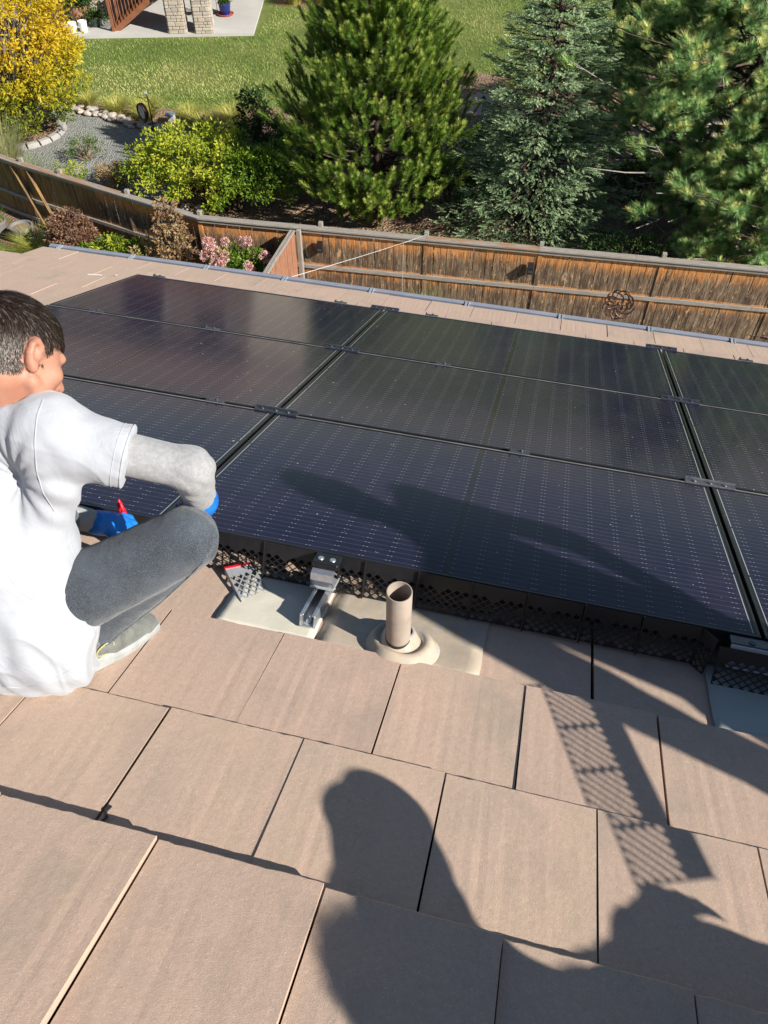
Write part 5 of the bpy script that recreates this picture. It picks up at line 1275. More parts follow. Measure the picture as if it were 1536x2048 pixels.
def pillar(x, y, hgt, lab, w=0.62, rot=0.32):
    e = empty('stone_pillar', Matrix.Translation((x, y, GZ + .1)) @ Matrix.Rotation(rot, 4, 'Z'), label=lab, cat='stone pillar', group='stone pillars holding up the deck')
    mb = MB(); mb.box(-w / 2 + .03, w / 2 - .03, -w / 2 + .03, w / 2 - .03, 0, hgt); mb.build('core', M['mortar'], e)
    r = random.Random(int(x * 100)); z = 0.0
    while z < hgt - .05:
        h = r.choice((0.09, 0.11, 0.13, 0.15)); h = min(h, hgt - z)
        for side in range(4):
            p = -w / 2
            while p < w / 2 - 0.02:
                L = r.choice((.14, .2, .26, .34)); 
                if p + L > w / 2 - .07: L = w / 2 - p
                o = link('stone', VS[0], e); o.matrix_local = Matrix.Rotation(side * math.pi / 2, 4, 'Z') @ Matrix.Translation((p + L / 2, -w / 2 + r.uniform(-.012, .012), z + h / 2)) @ Matrix.Diagonal((L - .012, 0.09, h - .012, 1)); p += L
        z += h
pillar(-14.30, 28.72, 2.65, 'stone pillar by the foot of the brown stair, left of the pair on the patio edge')
pillar(-13.35, 28.98, 2.65, 'stone pillar on the patio edge nearest the blue flower pot')
pillar(-18.15, 29.75, 2.65, 'stone pillar behind the terracotta pots at the left of the stair')
pillar(-17.0, 31.6, 2.65, 'stone pillar set back in the shade behind the brown stair', w=0.5)

st = empty('deck_stair', Matrix.Translation((-16.6, 28.1, GZ + .1)), label='brown wooden stair with a spindle railing coming down to the patio', cat='stair')
sx = np.array((0.83, 0.27)); sx /= np.linalg.norm(sx); sy = np.array((-sx[1], sx[0]))        # rises towards the right and away
SMx = Matrix(((sx[0], sy[0], 0, 0), (sx[1], sy[1], 0, 0), (0, 0, 1, 0), (0, 0, 0, 1)))
run, rise, nst = 0.27, 0.185, 14
for yy0 in (0.0, 1.1):
    mb = MB(); V = []
    L = run * nst; H = rise * nst
    for y in (yy0, yy0 + .05): V += [(-0.10, y, 0.0), (0.20, y, 0.0), (L + .1, y, H - .12), (L, y, H + .16), (-.02, y, .18)]
    mb.add(V, [(0, 1, 3, 4), (5, 9, 8, 6), (0, 5, 6, 1), (1, 6, 7, 2), (3, 8, 9, 4), (4, 9, 5, 0), (2, 7, 8, 3)], [(1, 2, 3), (6, 8, 7)]); mb.build('stringer', M['deckwood'], st, SMx)
for i in range(nst):
    mb = MB(); mb.bbox(i * run - .02, i * run + run, 0.05, 1.1, (i + 1) * rise - .04, (i + 1) * rise, .004); mb.build('tread', M['deckwood'], st, SMx)
for yy0 in (-0.03, 1.12):
    for i in range(int(nst * run / 0.13)):
        x = 0.06 + i * 0.13; z = x / run * rise
        mb = MB(); mb.tube([(0, 0, -0.02), (0, 0, 0.20), (0, 0, 0.26), (0, 0, 0.55), (0, 0, 0.64), (0, 0, 0.92)], [0.019, 0.019, 0.026, 0.013, 0.024, 0.018], 6); mb.build('spindle', M['deckwood'], st, SMx @ Matrix.Translation((x, yy0, z + .12)), smooth=True)
    mb = MB(); mb.tube([(0, yy0, 1.02), (nst * run, yy0, 1.02 + nst * rise)], 0.04, 8); mb.build('handrail', M['deckwood'], st, SMx)
    mb = MB(); mb.bbox(-.09, .02, yy0 - .05, yy0 + .05, 0, 1.12, .008); mb.build('newel_post', M['deckwood'], st, SMx)

# pots and planters
M['terra'] = simple('terracotta', (0.42, 0.20, 0.12), 0.8); M['blueglaze'] = simple('blue_glaze', (0.012, 0.02, 0.13), 0.2); M['redglaze'] = simple('red_saucer', (0.40, 0.08, 0.06), 0.4)
M['greypot'] = simple('grey_plastic_pot', (0.20, 0.19, 0.18), 0.6); M['soil'] = simple('dry_soil', (0.24, 0.17, 0.11), 0.95, 0, 0.2, 0.4, 30, 0.4); M['greenpot'] = simple('dark_green_pot', (0.03, 0.05, 0.045), 0.4)
def pot(name, x, y, z, r, h, m, lab, cat='flower pot', soil=True, rot=0, inner=0.88, top=1.0):
    e = empty(name, Matrix.Translation((x, y, z)) @ Matrix.Rotation(rot, 4, 'Y'), label=lab, cat=cat)
    mb = MB(); mb.lathe([(0, 0), (r * .72, 0), (r * .85, h * .3), (r * .97, h * .8), (r * 1.02, h * .86), (r * 1.02, h), (r * inner, h), (r * inner * .97, h * .82), (0, h * .82)], 28); o = mb.build('vessel', m, e); smooth_by_angle(o.data, 40)
    if soil:
        mb = MB(); mb.lathe([(0, h * .875), (r * .6, h * .87), (r * inner * .96, h * .85)], 20); mb.build('soil', M['soil'], e)
    return e

# ------------------------------------------------------------------ plants
def mat_leaf(name, stops, rough=0.5, trans=0.35, spec=0.4):
    t = NT(name, rough, spec); at = t.n('ShaderNodeAttribute'); at.attribute_name = 'tint'
    c = t.ramp(at.outputs['Fac'], stops); t.col(c)
    tr = t.n('ShaderNodeBsdfTranslucent'); g = t.mix(0.5, c, (1.0, 1.0, 0.4), 'MULTIPLY'); t.l(t.mix(0.4, c, g), tr.inputs[0])
    mx = t.n('ShaderNodeMixShader'); mx.inputs[0].default_value = trans
    t.l(t.p.outputs[0], mx.inputs[1]); t.l(tr.outputs[0], mx.inputs[2]); t.l(mx.outputs[0], t.out.inputs[0]); return t.m
def mat_barkw(name, a, b, s=14):
    t = NT(name, 0.9, 0.2); v = t.vec('Object', (1, 1, 0.3), rnd=False); n = t.noise(v, s, 5, 0.7); t.col(t.ramp(n, [(0.35, a), (0.65, b)])); t.bump(n, 0.6, 0.02); return t.m
M['l_yellow'] = mat_leaf('golden_leaves', [(0.0, (0.10, 0.16, 0.015)), (0.3, (0.26, 0.30, 0.02)), (0.55, (0.55, 0.44, 0.02)), (0.85, (0.68, 0.48, 0.025)), (1.0, (0.62, 0.36, 0.03))], trans=0.4)
M['l_lime'] = mat_leaf('lime_leaves', [(0.0, (0.045, 0.115, 0.012)), (0.4, (0.13, 0.24, 0.02)), (0.7, (0.32, 0.40, 0.03)), (1.0, (0.56, 0.55, 0.05))], trans=0.4)
M['l_green'] = mat_leaf('green_leaves', [(0.0, (0.02, 0.05, 0.012)), (0.6, (0.05, 0.11, 0.02)), (1.0, (0.13, 0.20, 0.04))])
M['l_dry'] = mat_leaf('dry_leaves', [(0.0, (0.07, 0.03, 0.02)), (0.45, (0.19, 0.095, 0.055)), (0.8, (0.32, 0.19, 0.11)), (1.0, (0.42, 0.34, 0.17))], trans=0.2)
M['l_brown'] = mat_leaf('tan_leaves', [(0.0, (0.14, 0.07, 0.035)), (0.5, (0.32, 0.20, 0.10)), (1.0, (0.46, 0.36, 0.16))], trans=0.25)
M['l_grass'] = mat_leaf('grass_blades', [(0.0, (0.15, 0.22, 0.03)), (0.45, (0.36, 0.37, 0.07)), (0.8, (0.60, 0.50, 0.15)), (1.0, (0.72, 0.60, 0.30))], trans=0.3)
M['l_tall'] = mat_leaf('tall_grass_blades', [(0.0, (0.10, 0.17, 0.03)), (0.5, (0.24, 0.28, 0.09)), (0.8, (0.45, 0.40, 0.22)), (1.0, (0.58, 0.50, 0.34))], trans=0.3)
M['l_pink'] = mat_leaf('pink_petals', [(0.0, (0.50, 0.20, 0.20)), (0.6, (0.66, 0.36, 0.33)), (1.0, (0.74, 0.56, 0.48))], trans=0.25)
M['n_pine'] = mat_leaf('pine_needles', [(0.0, (0.028, 0.070, 0.013)), (0.4, (0.099, 0.198, 0.028)), (0.75, (0.204, 0.322, 0.047)), (1.0, (0.426, 0.488, 0.108))], 0.45, 0.32)
M['n_spruce'] = mat_leaf('blue_spruce_needles', [(0.0, (0.042, 0.090, 0.043)), (0.4, (0.143, 0.245, 0.128)), (0.75, (0.295, 0.427, 0.232)), (1.0, (0.570, 0.684, 0.406))], 0.5, 0.22)
M['n_pond'] = mat_leaf('ponderosa_needles', [(0.0, (0.057, 0.122, 0.042)), (0.4, (0.169, 0.313, 0.115)), (0.8, (0.339, 0.516, 0.196)), (1.0, (0.810, 0.792, 0.321))], 0.42, 0.32)
M['bark_d'] = mat_barkw('dark_bark', (0.045, 0.032, 0.024), (0.11, 0.08, 0.06)); M['bark_g'] = mat_barkw('grey_bark', (0.16, 0.14, 0.12), (0.34, 0.30, 0.27)); M['twig'] = mat_barkw('pale_twig', (0.20, 0.14, 0.10), (0.34, 0.26, 0.20))

def frames(d, rng_):
    d = d / (np.linalg.norm(d, axis=1, keepdims=True) + 1e-9); a = rng_.normal(size=d.shape); x = np.cross(d, a); x /= np.linalg.norm(x, axis=1, keepdims=True) + 1e-9; y = np.cross(d, x)
    return x, y, d
def leaves(name, m, parent, P, D, L, W, tint, seed=1, mat=None):
    """one folded, pointed leaf per point: D = direction of the tip"""
    r = np.random.default_rng(seed); n = len(P); x, y, d = frames(D, r)
    L = np.broadcast_to(L, n)[:, None]; W = np.broadcast_to(W, n)[:, None]; b = 0.18
    V = np.stack([P, P + d * L * .45 + x * W * .5 + y * W * b, P + d * L - y * L * 0.10, P + d * L * .45 - x * W * .5 + y * W * b], 1).reshape(-1, 3)
    k = np.arange(n)[:, None] * 4; T = np.concatenate([k + np.array([0, 1, 2]), k + np.array([0, 2, 3])])
    return link(name, npmesh(name, V, [T], m, np.repeat(np.clip(tint, 0, 1), 4)), parent, mat)
def blades(name, m, parent, B, H, lean, W, tint, seed=1, K=4):
    r = np.random.default_rng(seed); n = len(B); a = r.uniform(0, 2 * math.pi, n); H = np.broadcast_to(H, n) * r.uniform(.6, 1.1, n); lean = np.broadcast_to(lean, n) * r.uniform(.3, 1.3, n)
    dx = np.stack([np.cos(a), np.sin(a), np.zeros(n)], 1); sx = np.stack([-np.sin(a), np.cos(a), np.zeros(n)], 1); V = np.zeros((n, K + 1, 2, 3))
    for k in range(K + 1):
        t = k / K; c = B + dx * (lean * H * t**1.8)[:, None] + np.array((0, 0, 1.0)) * (H * (t - 0.30 * np.clip(lean, 0, 1.2) * t**3))[:, None]; w_ = W * (1 - t * .85)
        V[:, k, 0] = c - sx * w_; V[:, k, 1] = c + sx * w_
    base = np.arange(n)[:, None] * (K + 1) * 2; Q = np.concatenate([base + np.array([2 * k, 2 * k + 1, 2 * k + 3, 2 * k + 2]) for k in range(K)])
    return link(name, npmesh(name, V.reshape(-1, 3), [Q], m, np.repeat(tint, (K + 1) * 2), True), parent)
def bush(name, lab, cat, x, y, z, rad, hgt, nclump, per, leaf, m, bark, seed, tint=(0.5, 0.2), group=None, clump_r=0.22, stems=7, lowz=0.15, flat=1.0, tintfn=None, stem_r=0.014, dz=.25):
    r = np.random.default_rng(seed); e = empty(name, Matrix.Translation((x, y, z)), label=lab, cat=cat, group=group)
    rx, ry = rad if isinstance(rad, tuple) else (rad, rad)
    d = r.normal(size=(nclump, 3)); d[:, 2] = np.abs(d[:, 2]) * 1.0 - dz; d /= np.linalg.norm(d, axis=1, keepdims=True); q = r.uniform(0.45, 1.0, nclump)**0.6
    C = np.stack([d[:, 0] * rx * q, d[:, 1] * ry * q, hgt * (0.42 + d[:, 2] * 0.55 * q)], 1); C[:, 2] = np.maximum(C[:, 2], lowz)
    C[:, :2] += r.normal(0, .08, (nclump, 2)) * rx
    mb = MB(); sp = [np.array((r.normal(0, rx * .10), r.normal(0, ry * .10), 0)) for _ in range(stems)]
    for c in C:
        s = sp[r.integers(stems)]; k = np.array((c[0] * .35, c[1] * .35, c[2] * .55)) + r.normal(0, .05, 3); k[2] = max(k[2], .05)
        t = np.linspace(0, 1, 5)[:, None]; pts = (1 - t)**2 * s + 2 * t * (1 - t) * k + t * t * c; mb.tube(pts, np.linspace(stem_r, stem_r * .25, 5), 4, cap=False)
    mb.build('branches', bark, e)
    n = nclump * per; ci = np.repeat(np.arange(nclump), per); g = r.normal(size=(n, 3)); g /= np.linalg.norm(g, axis=1, keepdims=True); rr = clump_r * r.uniform(.2, 1.0, n)**0.5 * np.repeat(r.uniform(.6, 1.25, nclump), per)
    P = C[ci] + g * rr[:, None] * np.array((1, 1, .7 * flat)); P[:, 2] = np.maximum(P[:, 2], 0.03)
    D = g + np.array((0, 0, 0.15)) + r.normal(0, .5, (n, 3)) + (C[ci] * np.array((1 / rx, 1 / ry, 0))) * .5
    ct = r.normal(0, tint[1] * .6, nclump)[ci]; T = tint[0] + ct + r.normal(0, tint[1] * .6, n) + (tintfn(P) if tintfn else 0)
    leaves('foliage', m, e, P, D, leaf * r.uniform(.7, 1.25, n), leaf * .5 * r.uniform(.8, 1.2, n), T, seed)
    return e

# --- conifers: every shoot is a bottle brush of single needles
def brush(n, L, nl, w, ang, seed, tuft=False):
    r = np.random.default_rng(seed); t = r.uniform(0.0, 1, n)**(0.7 if not tuft else 0.45); az = r.uniform(0, 2 * math.pi, n); a = ang * (1 - 0.55 * t) + r.normal(0, .10, n)
    base = np.stack([np.zeros(n), np.zeros(n), t * L], 1); d = np.stack([np.sin(a) * np.cos(az), np.sin(a) * np.sin(az), np.cos(a)], 1)
    s = np.stack([-np.sin(az), np.cos(az), np.zeros(n)], 1); ln = nl * r.uniform(.75, 1.1, n)[:, None]
    V = np.stack([base - s * w, base + s * w, base + d * ln], 1).reshape(-1, 3); T = np.arange(n * 3).reshape(-1, 3); tt = np.repeat(t, 3) * 0.25; tt[2::3] += .12
    # the shoot's own stem
    sw = 0.006; SV = np.array([(sw, 0, 0), (-sw * .5, sw * .8, 0), (-sw * .5, -sw * .8, 0), (0, 0, L * .95)]); ST_ = np.array([(0, 1, 3), (1, 2, 3), (2, 0, 3)]) + len(V)
    return np.vstack([V, SV]), np.vstack([T, ST_]), np.concatenate([tt, np.full(4, -.1)])
def scatter(name, m, parent, tpls, P, D, S, tint, seed):
    r = np.random.default_rng(seed); x, y, d = frames(D, r); pick = r.integers(0, len(tpls), len(P)); Vs = []; Ts = []; tn = []; off = 0
    for k, (V, T, tt) in enumerate(tpls):
        i = np.where(pick == k)[0]
        if not len(i): continue
        B = np.stack([x[i], y[i], d[i]], 2)                      # (n,3,3) columns
        W = np.einsum('nij,vj->nvi', B, V) * S[i][:, None, None] + P[i][:, None, :]
        W = W.reshape(-1, 3); n = len(V)
        Vs.append(W); Ts.append((T[None] + (np.arange(len(i)) * n)[:, None, None]).reshape(-1, 3) + off); off += len(W)
        tn.append((tint[i][:, None] + tt[None]).ravel())
    return link(name, npmesh(name, np.concatenate(Vs), [np.concatenate(Ts)], m, np.clip(np.concatenate(tn), 0, 1)), parent)

def pine(x, y, H, R, lab, seed=1, nshoot=1700):
    r = np.random.default_rng(seed); e = empty('pine_tree', Matrix.Translation((x, y, GZ)), label=lab, cat='pine tree')
    mb = MB(); mb.tube([(0, 0, 0), (.05, .02, H * .3), (-.04, .03, H * .6), (0, 0, H * .97)], [.17, .13, .08, .015], 9); mb.build('trunk', M['bark_d'], e, smooth=True)
    P = []; D = []; S = []; T = []; mb = MB()
    nb_ = 250
    for b in range(nb_):
        h = H * (0.04 + 0.9 * (b / nb_)**0.9); f = h / H; Rm = R * (min(1, (f + .12) / .30)**.6) * (1 - max(0, f - .34) / .68)**.85 * r.uniform(.80, 1.12); az = b * 2.399 + r.normal(0, .25)
        ax = np.array((math.cos(az), math.sin(az), 0)); rise = r.uniform(.30, .75) * (0.45 + f); t = np.linspace(0, 1, 7)
        pts = np.array([(ax * Rm * q) + np.array((0, 0, h - H * .05 + Rm * rise * q**1.8)) for q in t]); mb.tube(pts, np.linspace(.035, .007, 7) * (1.2 - f), 5, cap=False)
        ns = int(7 + 9 * Rm / R)
        for k in range(ns):
            q = r.uniform(.38, 1.0)**.7; i = min(5, int(q * 6)); p = pts[i] + (pts[i + 1] - pts[i]) * (q * 6 - i)
            side = np.cross(ax, (0, 0, 1)) * r.normal(0, .55) * Rm * .33 * q; p = p + side + np.array((0, 0, r.normal(0, .06)))
            P.append(p); D.append(ax * (.35 + .3 * r.random()) + side / (Rm + .01) * 1.2 + np.array((0, 0, 1.0 * r.uniform(.55, 1.2))) + r.normal(0, .12, 3)); S.append(r.uniform(.75, 1.25)); T.append(r.normal(.56, .15))
    for k in range(16): P.append((r.normal(0, .05), r.normal(0, .05), H * (.90 + .006 * k))); D.append(r.normal(0, .4, 3) + (0, 0, 1.3)); S.append(1.1); T.append(.5)
    mb.build('branches', M['bark_d'], e, smooth=True)
    tp = [brush(140, .32, .125, .0075, 1.05, 30 + k) for k in range(4)]
    scatter('crown', M['n_pine'], e, tp, np.array(P), np.array(D), np.array(S), np.array(T), seed); return e
def spruce(x, y, H, R, lab, seed=2, dens=1.0):
    r = np.random.default_rng(seed); e = empty('spruce_tree', Matrix.Translation((x, y, GZ)), label=lab, cat='spruce tree')
    mb = MB(); mb.tube([(0, 0, 0), (0, 0, H * .5), (0, 0, H)], [.16, .09, .012], 9); mb.build('trunk', M['bark_d'], e, smooth=True)
    P = []; D = []; S = []; T = []; mb = MB(); tiers = 21
    for ti in range(tiers):
        f = (ti + .3) / tiers; h0 = H * (.035 + .93 * f); Rm0 = R * (1 - f)**.85 * (0.9 if ti else .75) + .06; nb_ = max(5, int(13 * (1 - f) + 5))
        for b in range(nb_):
            az = b / nb_ * 2 * math.pi + ti * 1.1 + r.normal(0, .12); ax = np.array((math.cos(az), math.sin(az), 0)); sd = np.cross(ax, (0, 0, 1.0)); Rm = Rm0 * r.uniform(.78, 1.15); droop = .28 * (1 - f) - .12; h = h0 + r.normal(0, .05)
            t = np.linspace(0, 1, 6); pts = np.array([ax * Rm * q + np.array((0, 0, h - Rm * droop * (q - .45 * q * q) * 1.6 + .10 * q**4)) for q in t]); mb.tube(pts, np.linspace(.024, .006, 6), 4, cap=False)
            nt = int((20 + 46 * Rm / R) * dens)
            for k in range(nt):
                q = r.uniform(.25, 1.0)**.75; i = min(4, int(q * 5)); p = pts[i] + (pts[i + 1] - pts[i]) * (q * 5 - i); w_ = r.choice((-1, 1)) * r.uniform(.0, .42) * Rm * (1.12 - q)
                p = p + sd * w_ + np.array((0, 0, -abs(w_) * .18 + r.normal(0, .03))); P.append(p); D.append(ax * .9 + sd * np.sign(w_) * .7 * r.random() + np.array((0, 0, .25 * r.random() + .05)) + r.normal(0, .18, 3)); S.append(r.uniform(.7, 1.2)); T.append(r.normal(.62, .13) + .14 * (q - .6))
    for k in range(14): P.append((r.normal(0, .03), r.normal(0, .03), H * (.93 + .006 * k))); D.append(r.normal(0, .5, 3) + (0, 0, .9)); S.append(.9); T.append(.6)
    mb.build('branches', M['bark_d'], e, smooth=True)
    tp = [brush(44, .17, .038, .0070, 1.15, 60 + k) for k in range(4)]
    scatter('crown', M['n_spruce'], e, tp, np.array(P), np.array(D), np.array(S), np.array(T), seed); return e
def ponderosa(x, y, H, R, lab, seed=3, nb_=120, low=.05, cat='pine tree', shoots=(6, 12)):
    r = np.random.default_rng(seed); e = empty('ponderosa_pine', Matrix.Translation((x, y, GZ)), label=lab, cat=cat)
    mb = MB(); mb.tube([(0, 0, 0), (.1, .0, H * .35), (-.05, .1, H * .7), (0, 0, H)], [.22, .17, .09, .02], 9); mb.build('trunk', M['bark_d'], e, smooth=True)
    P = []; D = []; S = []; T = []; mb = MB(); mg = MB()
    for b in range(nb_):
        h = H * (low + .92 * (b / nb_)); f = h / H; Rm = R * (min(1, (f + .25) / .4)) * (1 - max(0, f - .45) / .62)**.8 * r.uniform(.65, 1.12); az = b * 2.399 + r.normal(0, .4); ax = np.array((math.cos(az), math.sin(az), 0)); sd0 = np.cross(ax, (0, 0, 1.0))
        bend = r.normal(0, .25); rise = r.uniform(-.12, .35); t = np.linspace(0, 1, 8); pts = np.array([ax * Rm * q + sd0 * bend * Rm * q * q + np.array((0, 0, h + Rm * (rise * q + .12 * q**3) + .05 * math.sin(7 * q + b))) for q in t]); (mg if f < .3 else mb).tube(pts, np.linspace(.045, .009, 8) * (1.15 - f), 5, cap=False)
        for s in range(int(r.uniform(3, 7))):
            q0 = r.uniform(.35, .95); i = min(6, int(q0 * 7)); p0_ = pts[i] + (pts[i + 1] - pts[i]) * (q0 * 7 - i); dr = ax * .7 + sd0 * r.choice((-1, 1)) * r.uniform(.4, 1) + np.array((0, 0, r.uniform(-.1, .5))); dr /= np.linalg.norm(dr); L = r.uniform(.3, .8) * Rm / R
            tp_ = [p0_ + dr * L * q + np.array((0, 0, .10 * q * q)) for q in (0, .5, 1)]; (mg if f < .3 else mb).tube(tp_, [.014, .010, .006], 4, cap=False)
            for k in range(r.integers(*shoots)):
                q = r.uniform(.45, 1.05); P.append(p0_ + dr * L * q + r.normal(0, .07, 3)); D.append(dr * .9 + np.array((0, 0, .55)) + r.normal(0, .40, 3)); S.append(r.uniform(.75, 1.2)); T.append(r.normal(.50, .15) + (.40 if r.random() < .03 else 0))
    mb.build('branches', M['bark_d'], e, smooth=True); mg.build('bare_branches', M['bark_g'], e, smooth=True)
    tp = [brush(72, .16, .17, .0062, 1.15, 90 + k, True) for k in range(4)]
    scatter('crown', M['n_pond'], e, tp, np.array(P), np.array(D), np.array(S), np.array(T), seed); return e

pine(-3.70, 17.2, 6.3, 2.12, 'dense bright green pine with upright shoots in the middle behind the fence', seed=21)
spruce(0.22, 17.5, 6.6, 2.6, 'blue-green spruce between the bright pine and the big loose pine', seed=5)
ponderosa(4.75, 19.8, 7.6, 4.8, 'big loose long-needled pine filling the top right corner', seed=8, nb_=290, shoots=(8, 13))
ponderosa(5.6, 16.9, 3.6, 2.6, 'smaller long-needled pine hanging over the fence at the right edge', seed=14, nb_=110, cat='pine tree')
ponderosa(9.5, 26.5, 6.5, 3.6, 'distant pine behind the big loose pine at the right', seed=17, nb_=70)
# dead branch heap below the big pine
dead = empty('branch_heap', Matrix.Translation((3.0, 17.8, GZ)), label='heap of bare grey dead branches under the big loose pine', cat='branches')
r = np.random.default_rng(3); mb = MB()
for i in range(90):
    a = r.uniform(0, 6.28); p = np.array((r.normal(0, .9), r.normal(0, .7), abs(r.normal(.25, .3)))); d = np.array((math.cos(a), math.sin(a), r.normal(.1, .35))); L = r.uniform(.4, 1.5)
    mb.tube([p, p + d * L * .5 + r.normal(0, .06, 3), p + d * L + r.normal(0, .10, 3)], [.022, .014, .005], 5, cap=False)
mb.build('dead_wood', M['bark_g'], dead)

# yellow tree at the left edge
def yt(P): return np.clip((P[:, 2] - 2.0) * 0.32, -.42, .18)
bush('yellow_tree', 'tall tree with golden-yellow leaves, greener below, at the left edge', 'tree', -15.3, 19.4, GZ, (2.2, 2.0), 5.6, 460, 56, .125, M['l_yellow'], M['bark_g'], 31, tint=(.60, .16), clump_r=.34, stems=3, lowz=.5, tintfn=yt, stem_r=.030, dz=.8)
# big lime bush
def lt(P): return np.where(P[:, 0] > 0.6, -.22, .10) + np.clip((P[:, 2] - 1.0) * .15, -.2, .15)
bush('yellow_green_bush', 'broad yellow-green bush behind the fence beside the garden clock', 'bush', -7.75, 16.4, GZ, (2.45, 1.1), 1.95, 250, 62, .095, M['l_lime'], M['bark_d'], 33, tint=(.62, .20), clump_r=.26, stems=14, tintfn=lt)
bush('green_bush', 'dark green bush between the lime bush and the bright pine', 'bush', -5.9, 18.2, GZ, (1.0, .8), 1.6, 90, 50, .08, M['l_green'], M['bark_d'], 35, tint=(.4, .2))
bush('sapling', 'thin dark leafy sapling standing at the lawn edge left of the pine', 'sapling', -8.1, 20.4, GZ, (.42, .4), 1.75, 34, 26, .10, M['l_green'], M['bark_d'], 36, tint=(.35, .2), clump_r=.15, stems=1)
bush('rose_bush', 'green bush at the foot of the dark sapling', 'bush', -7.9, 20.2, GZ, (.95, .6), .8, 60, 46, .08, M['l_green'], M['bark_d'], 37, tint=(.55, .25))
bush('dry_bush', 'brownish low bush among rocks left of the pine', 'bush', -6.4, 20.6, GZ, (.9, .7), .8, 60, 40, .06, M['l_dry'], M['bark_d'], 38, tint=(.6, .25))
bush('twiggy_shrub', 'small twiggy shrub with reddish tips in the middle of the gravel', 'shrub', -12.35, 18.0, GZ, (.55, .4), .75, 46, 26, .05, M['l_lime'], M['twig'], 39, tint=(.15, .2), clump_r=.10)
bush('pale_shrub', 'small pale shrub against the fence below the twiggy shrub', 'shrub', -12.05, 16.5, GZ, (.45, .4), .6, 40, 30, .06, M['l_lime'], M['twig'], 40, tint=(.6, .35), clump_r=.12)
bush('tawny_shrub', 'round tawny shrub on the gravel beside the big lime bush', 'shrub', -10.75, 16.85, GZ, (.62, .45), .62, 70, 46, .045, M['l_brown'], M['twig'], 41, tint=(.75, .25), clump_r=.12)
bush('red_shrub', 'rusty red dry shrub in front of the fence beside the grey pot', 'shrub', -9.85, 13.05, GZ, (.52, .42), 1.35, 95, 42, .07, M['l_dry'], M['twig'], 42, tint=(.45, .22), clump_r=.14)
bush('mixed_shrub', 'low yellow and green shrub before the fence right of the rusty shrub', 'shrub', -8.45, 12.7, GZ, (.95, .45), .95, 90, 44, .075, M['l_lime'], M['twig'], 43, tint=(.62, .25), clump_r=.16)
bush('brown_sapling', 'tall thin sapling with dried brown leaves against the fence', 'sapling', -7.0, 12.45, GZ, (.34, .30), 2.2, 46, 40, .085, M['l_brown'], M['twig'], 44, tint=(.5, .25), clump_r=.13, stems=2, lowz=.2)
bush('brown_sapling', 'shorter dried brown sapling just left of the tall one', 'sapling', -7.75, 12.5, GZ, (.36, .30), 1.15, 24, 36, .08, M['l_brown'], M['twig'], 45, tint=(.6, .25), clump_r=.12, stems=2)
hyd = bush('hydrangea', 'pink-flowered bush in the corner of the two fences', 'flowering bush', -5.45, 12.15, GZ, (.85, .55), 1.45, 80, 44, .085, M['l_lime'], M['bark_d'], 46, tint=(.30, .2), clump_r=.16)
r = np.random.default_rng(8)
for k in range(24):
    a = r.uniform(0, 2 * math.pi); q = r.uniform(.2, 1)**.5; c = np.array((.85 * q * math.cos(a), .5 * q * math.sin(a), 1.10 + .42 * (1 - q * q) + r.normal(0, .06))); n = 150; g = r.normal(size=(n, 3)); g /= np.linalg.norm(g, axis=1, keepdims=True)
    P = c + g * np.array((.085, .085, .11)) * r.uniform(.6, 1, n)[:, None]; leaves('flower_head', M['l_pink'], hyd, P, g + r.normal(0, .5, (n, 3)), .038, .034, r.normal(.6, .25, n), k)
for x, y, s, h, lab in ((-1.7, 17.2, .9, 1.5, 'shaded dark bush in the gap between the bright pine and the spruce'), (2.7, 18.4, 1.0, 1.5, 'shaded dark bush between the spruce and the big loose pine'), (-1.2, 20.6, .9, 1.2, 'dark bush behind the gap, in front of the pink flagstones'), (-4.6, 14.6, .9, .55, 'low dark green shrub behind the fence left of the bright pine foot'), (-1.9, 15.0, 1.0, .6, 'low dark shrub behind the fence between the bright pine and the spruce'), (2.6, 15.6, 1.1, .9, 'green undergrowth behind the fence right of the spruce'), (0.4, 14.9, .9, .5, 'low creeping green shrub at the foot of the spruce')):
    bush('low_shrub', lab, 'shrub', x, y, GZ, (s, .55), h, 60, 46, .07, M['l_green'], M['bark_d'], int(100 + x * 7), tint=(.5, .25), clump_r=.18)
# grasses
def grass(name, lab, x, y, rad, n, H, lean, W, m, seed, t=(.5, .2), cat='grass clump'):
    r = np.random.default_rng(seed); e = empty(name, Matrix.Translation((x, y, GZ)), label=lab, cat=cat); a = r.uniform(0, 6.28, n); q = r.random(n)**.5 * rad
    B = np.stack([np.cos(a) * q, np.sin(a) * q, np.zeros(n)], 1); blades('blades', m, e, B, H, lean, W, np.clip(r.normal(t[0], t[1], n), 0, 1), seed); return e
grass('ornamental_grass', 'tall pale ornamental grass behind the fence at the left edge', -13.6, 16.1, .40, 1500, 1.65, .42, .006, M['l_tall'], 51, (.6, .22))
grass('ornamental_grass', 'green arching grass leaning over the fence right of the tall pale grass', -12.75, 15.6, .32, 900, 1.05, .8, .006, M['l_tall'], 52, (.35, .2))
grass('grass_clump', 'yellow-green grass clump in front of the fence between pot and rusty shrub', -10.85, 13.05, .30, 1100, .62, .95, .006, M['l_grass'], 53, (.42, .2))
grass('grass_clump', 'wispy grass tuft against the long fence above the gutter', -1.35, 12.3, .22, 260, .95, .45, .005, M['l_tall'], 54, (.3, .2))
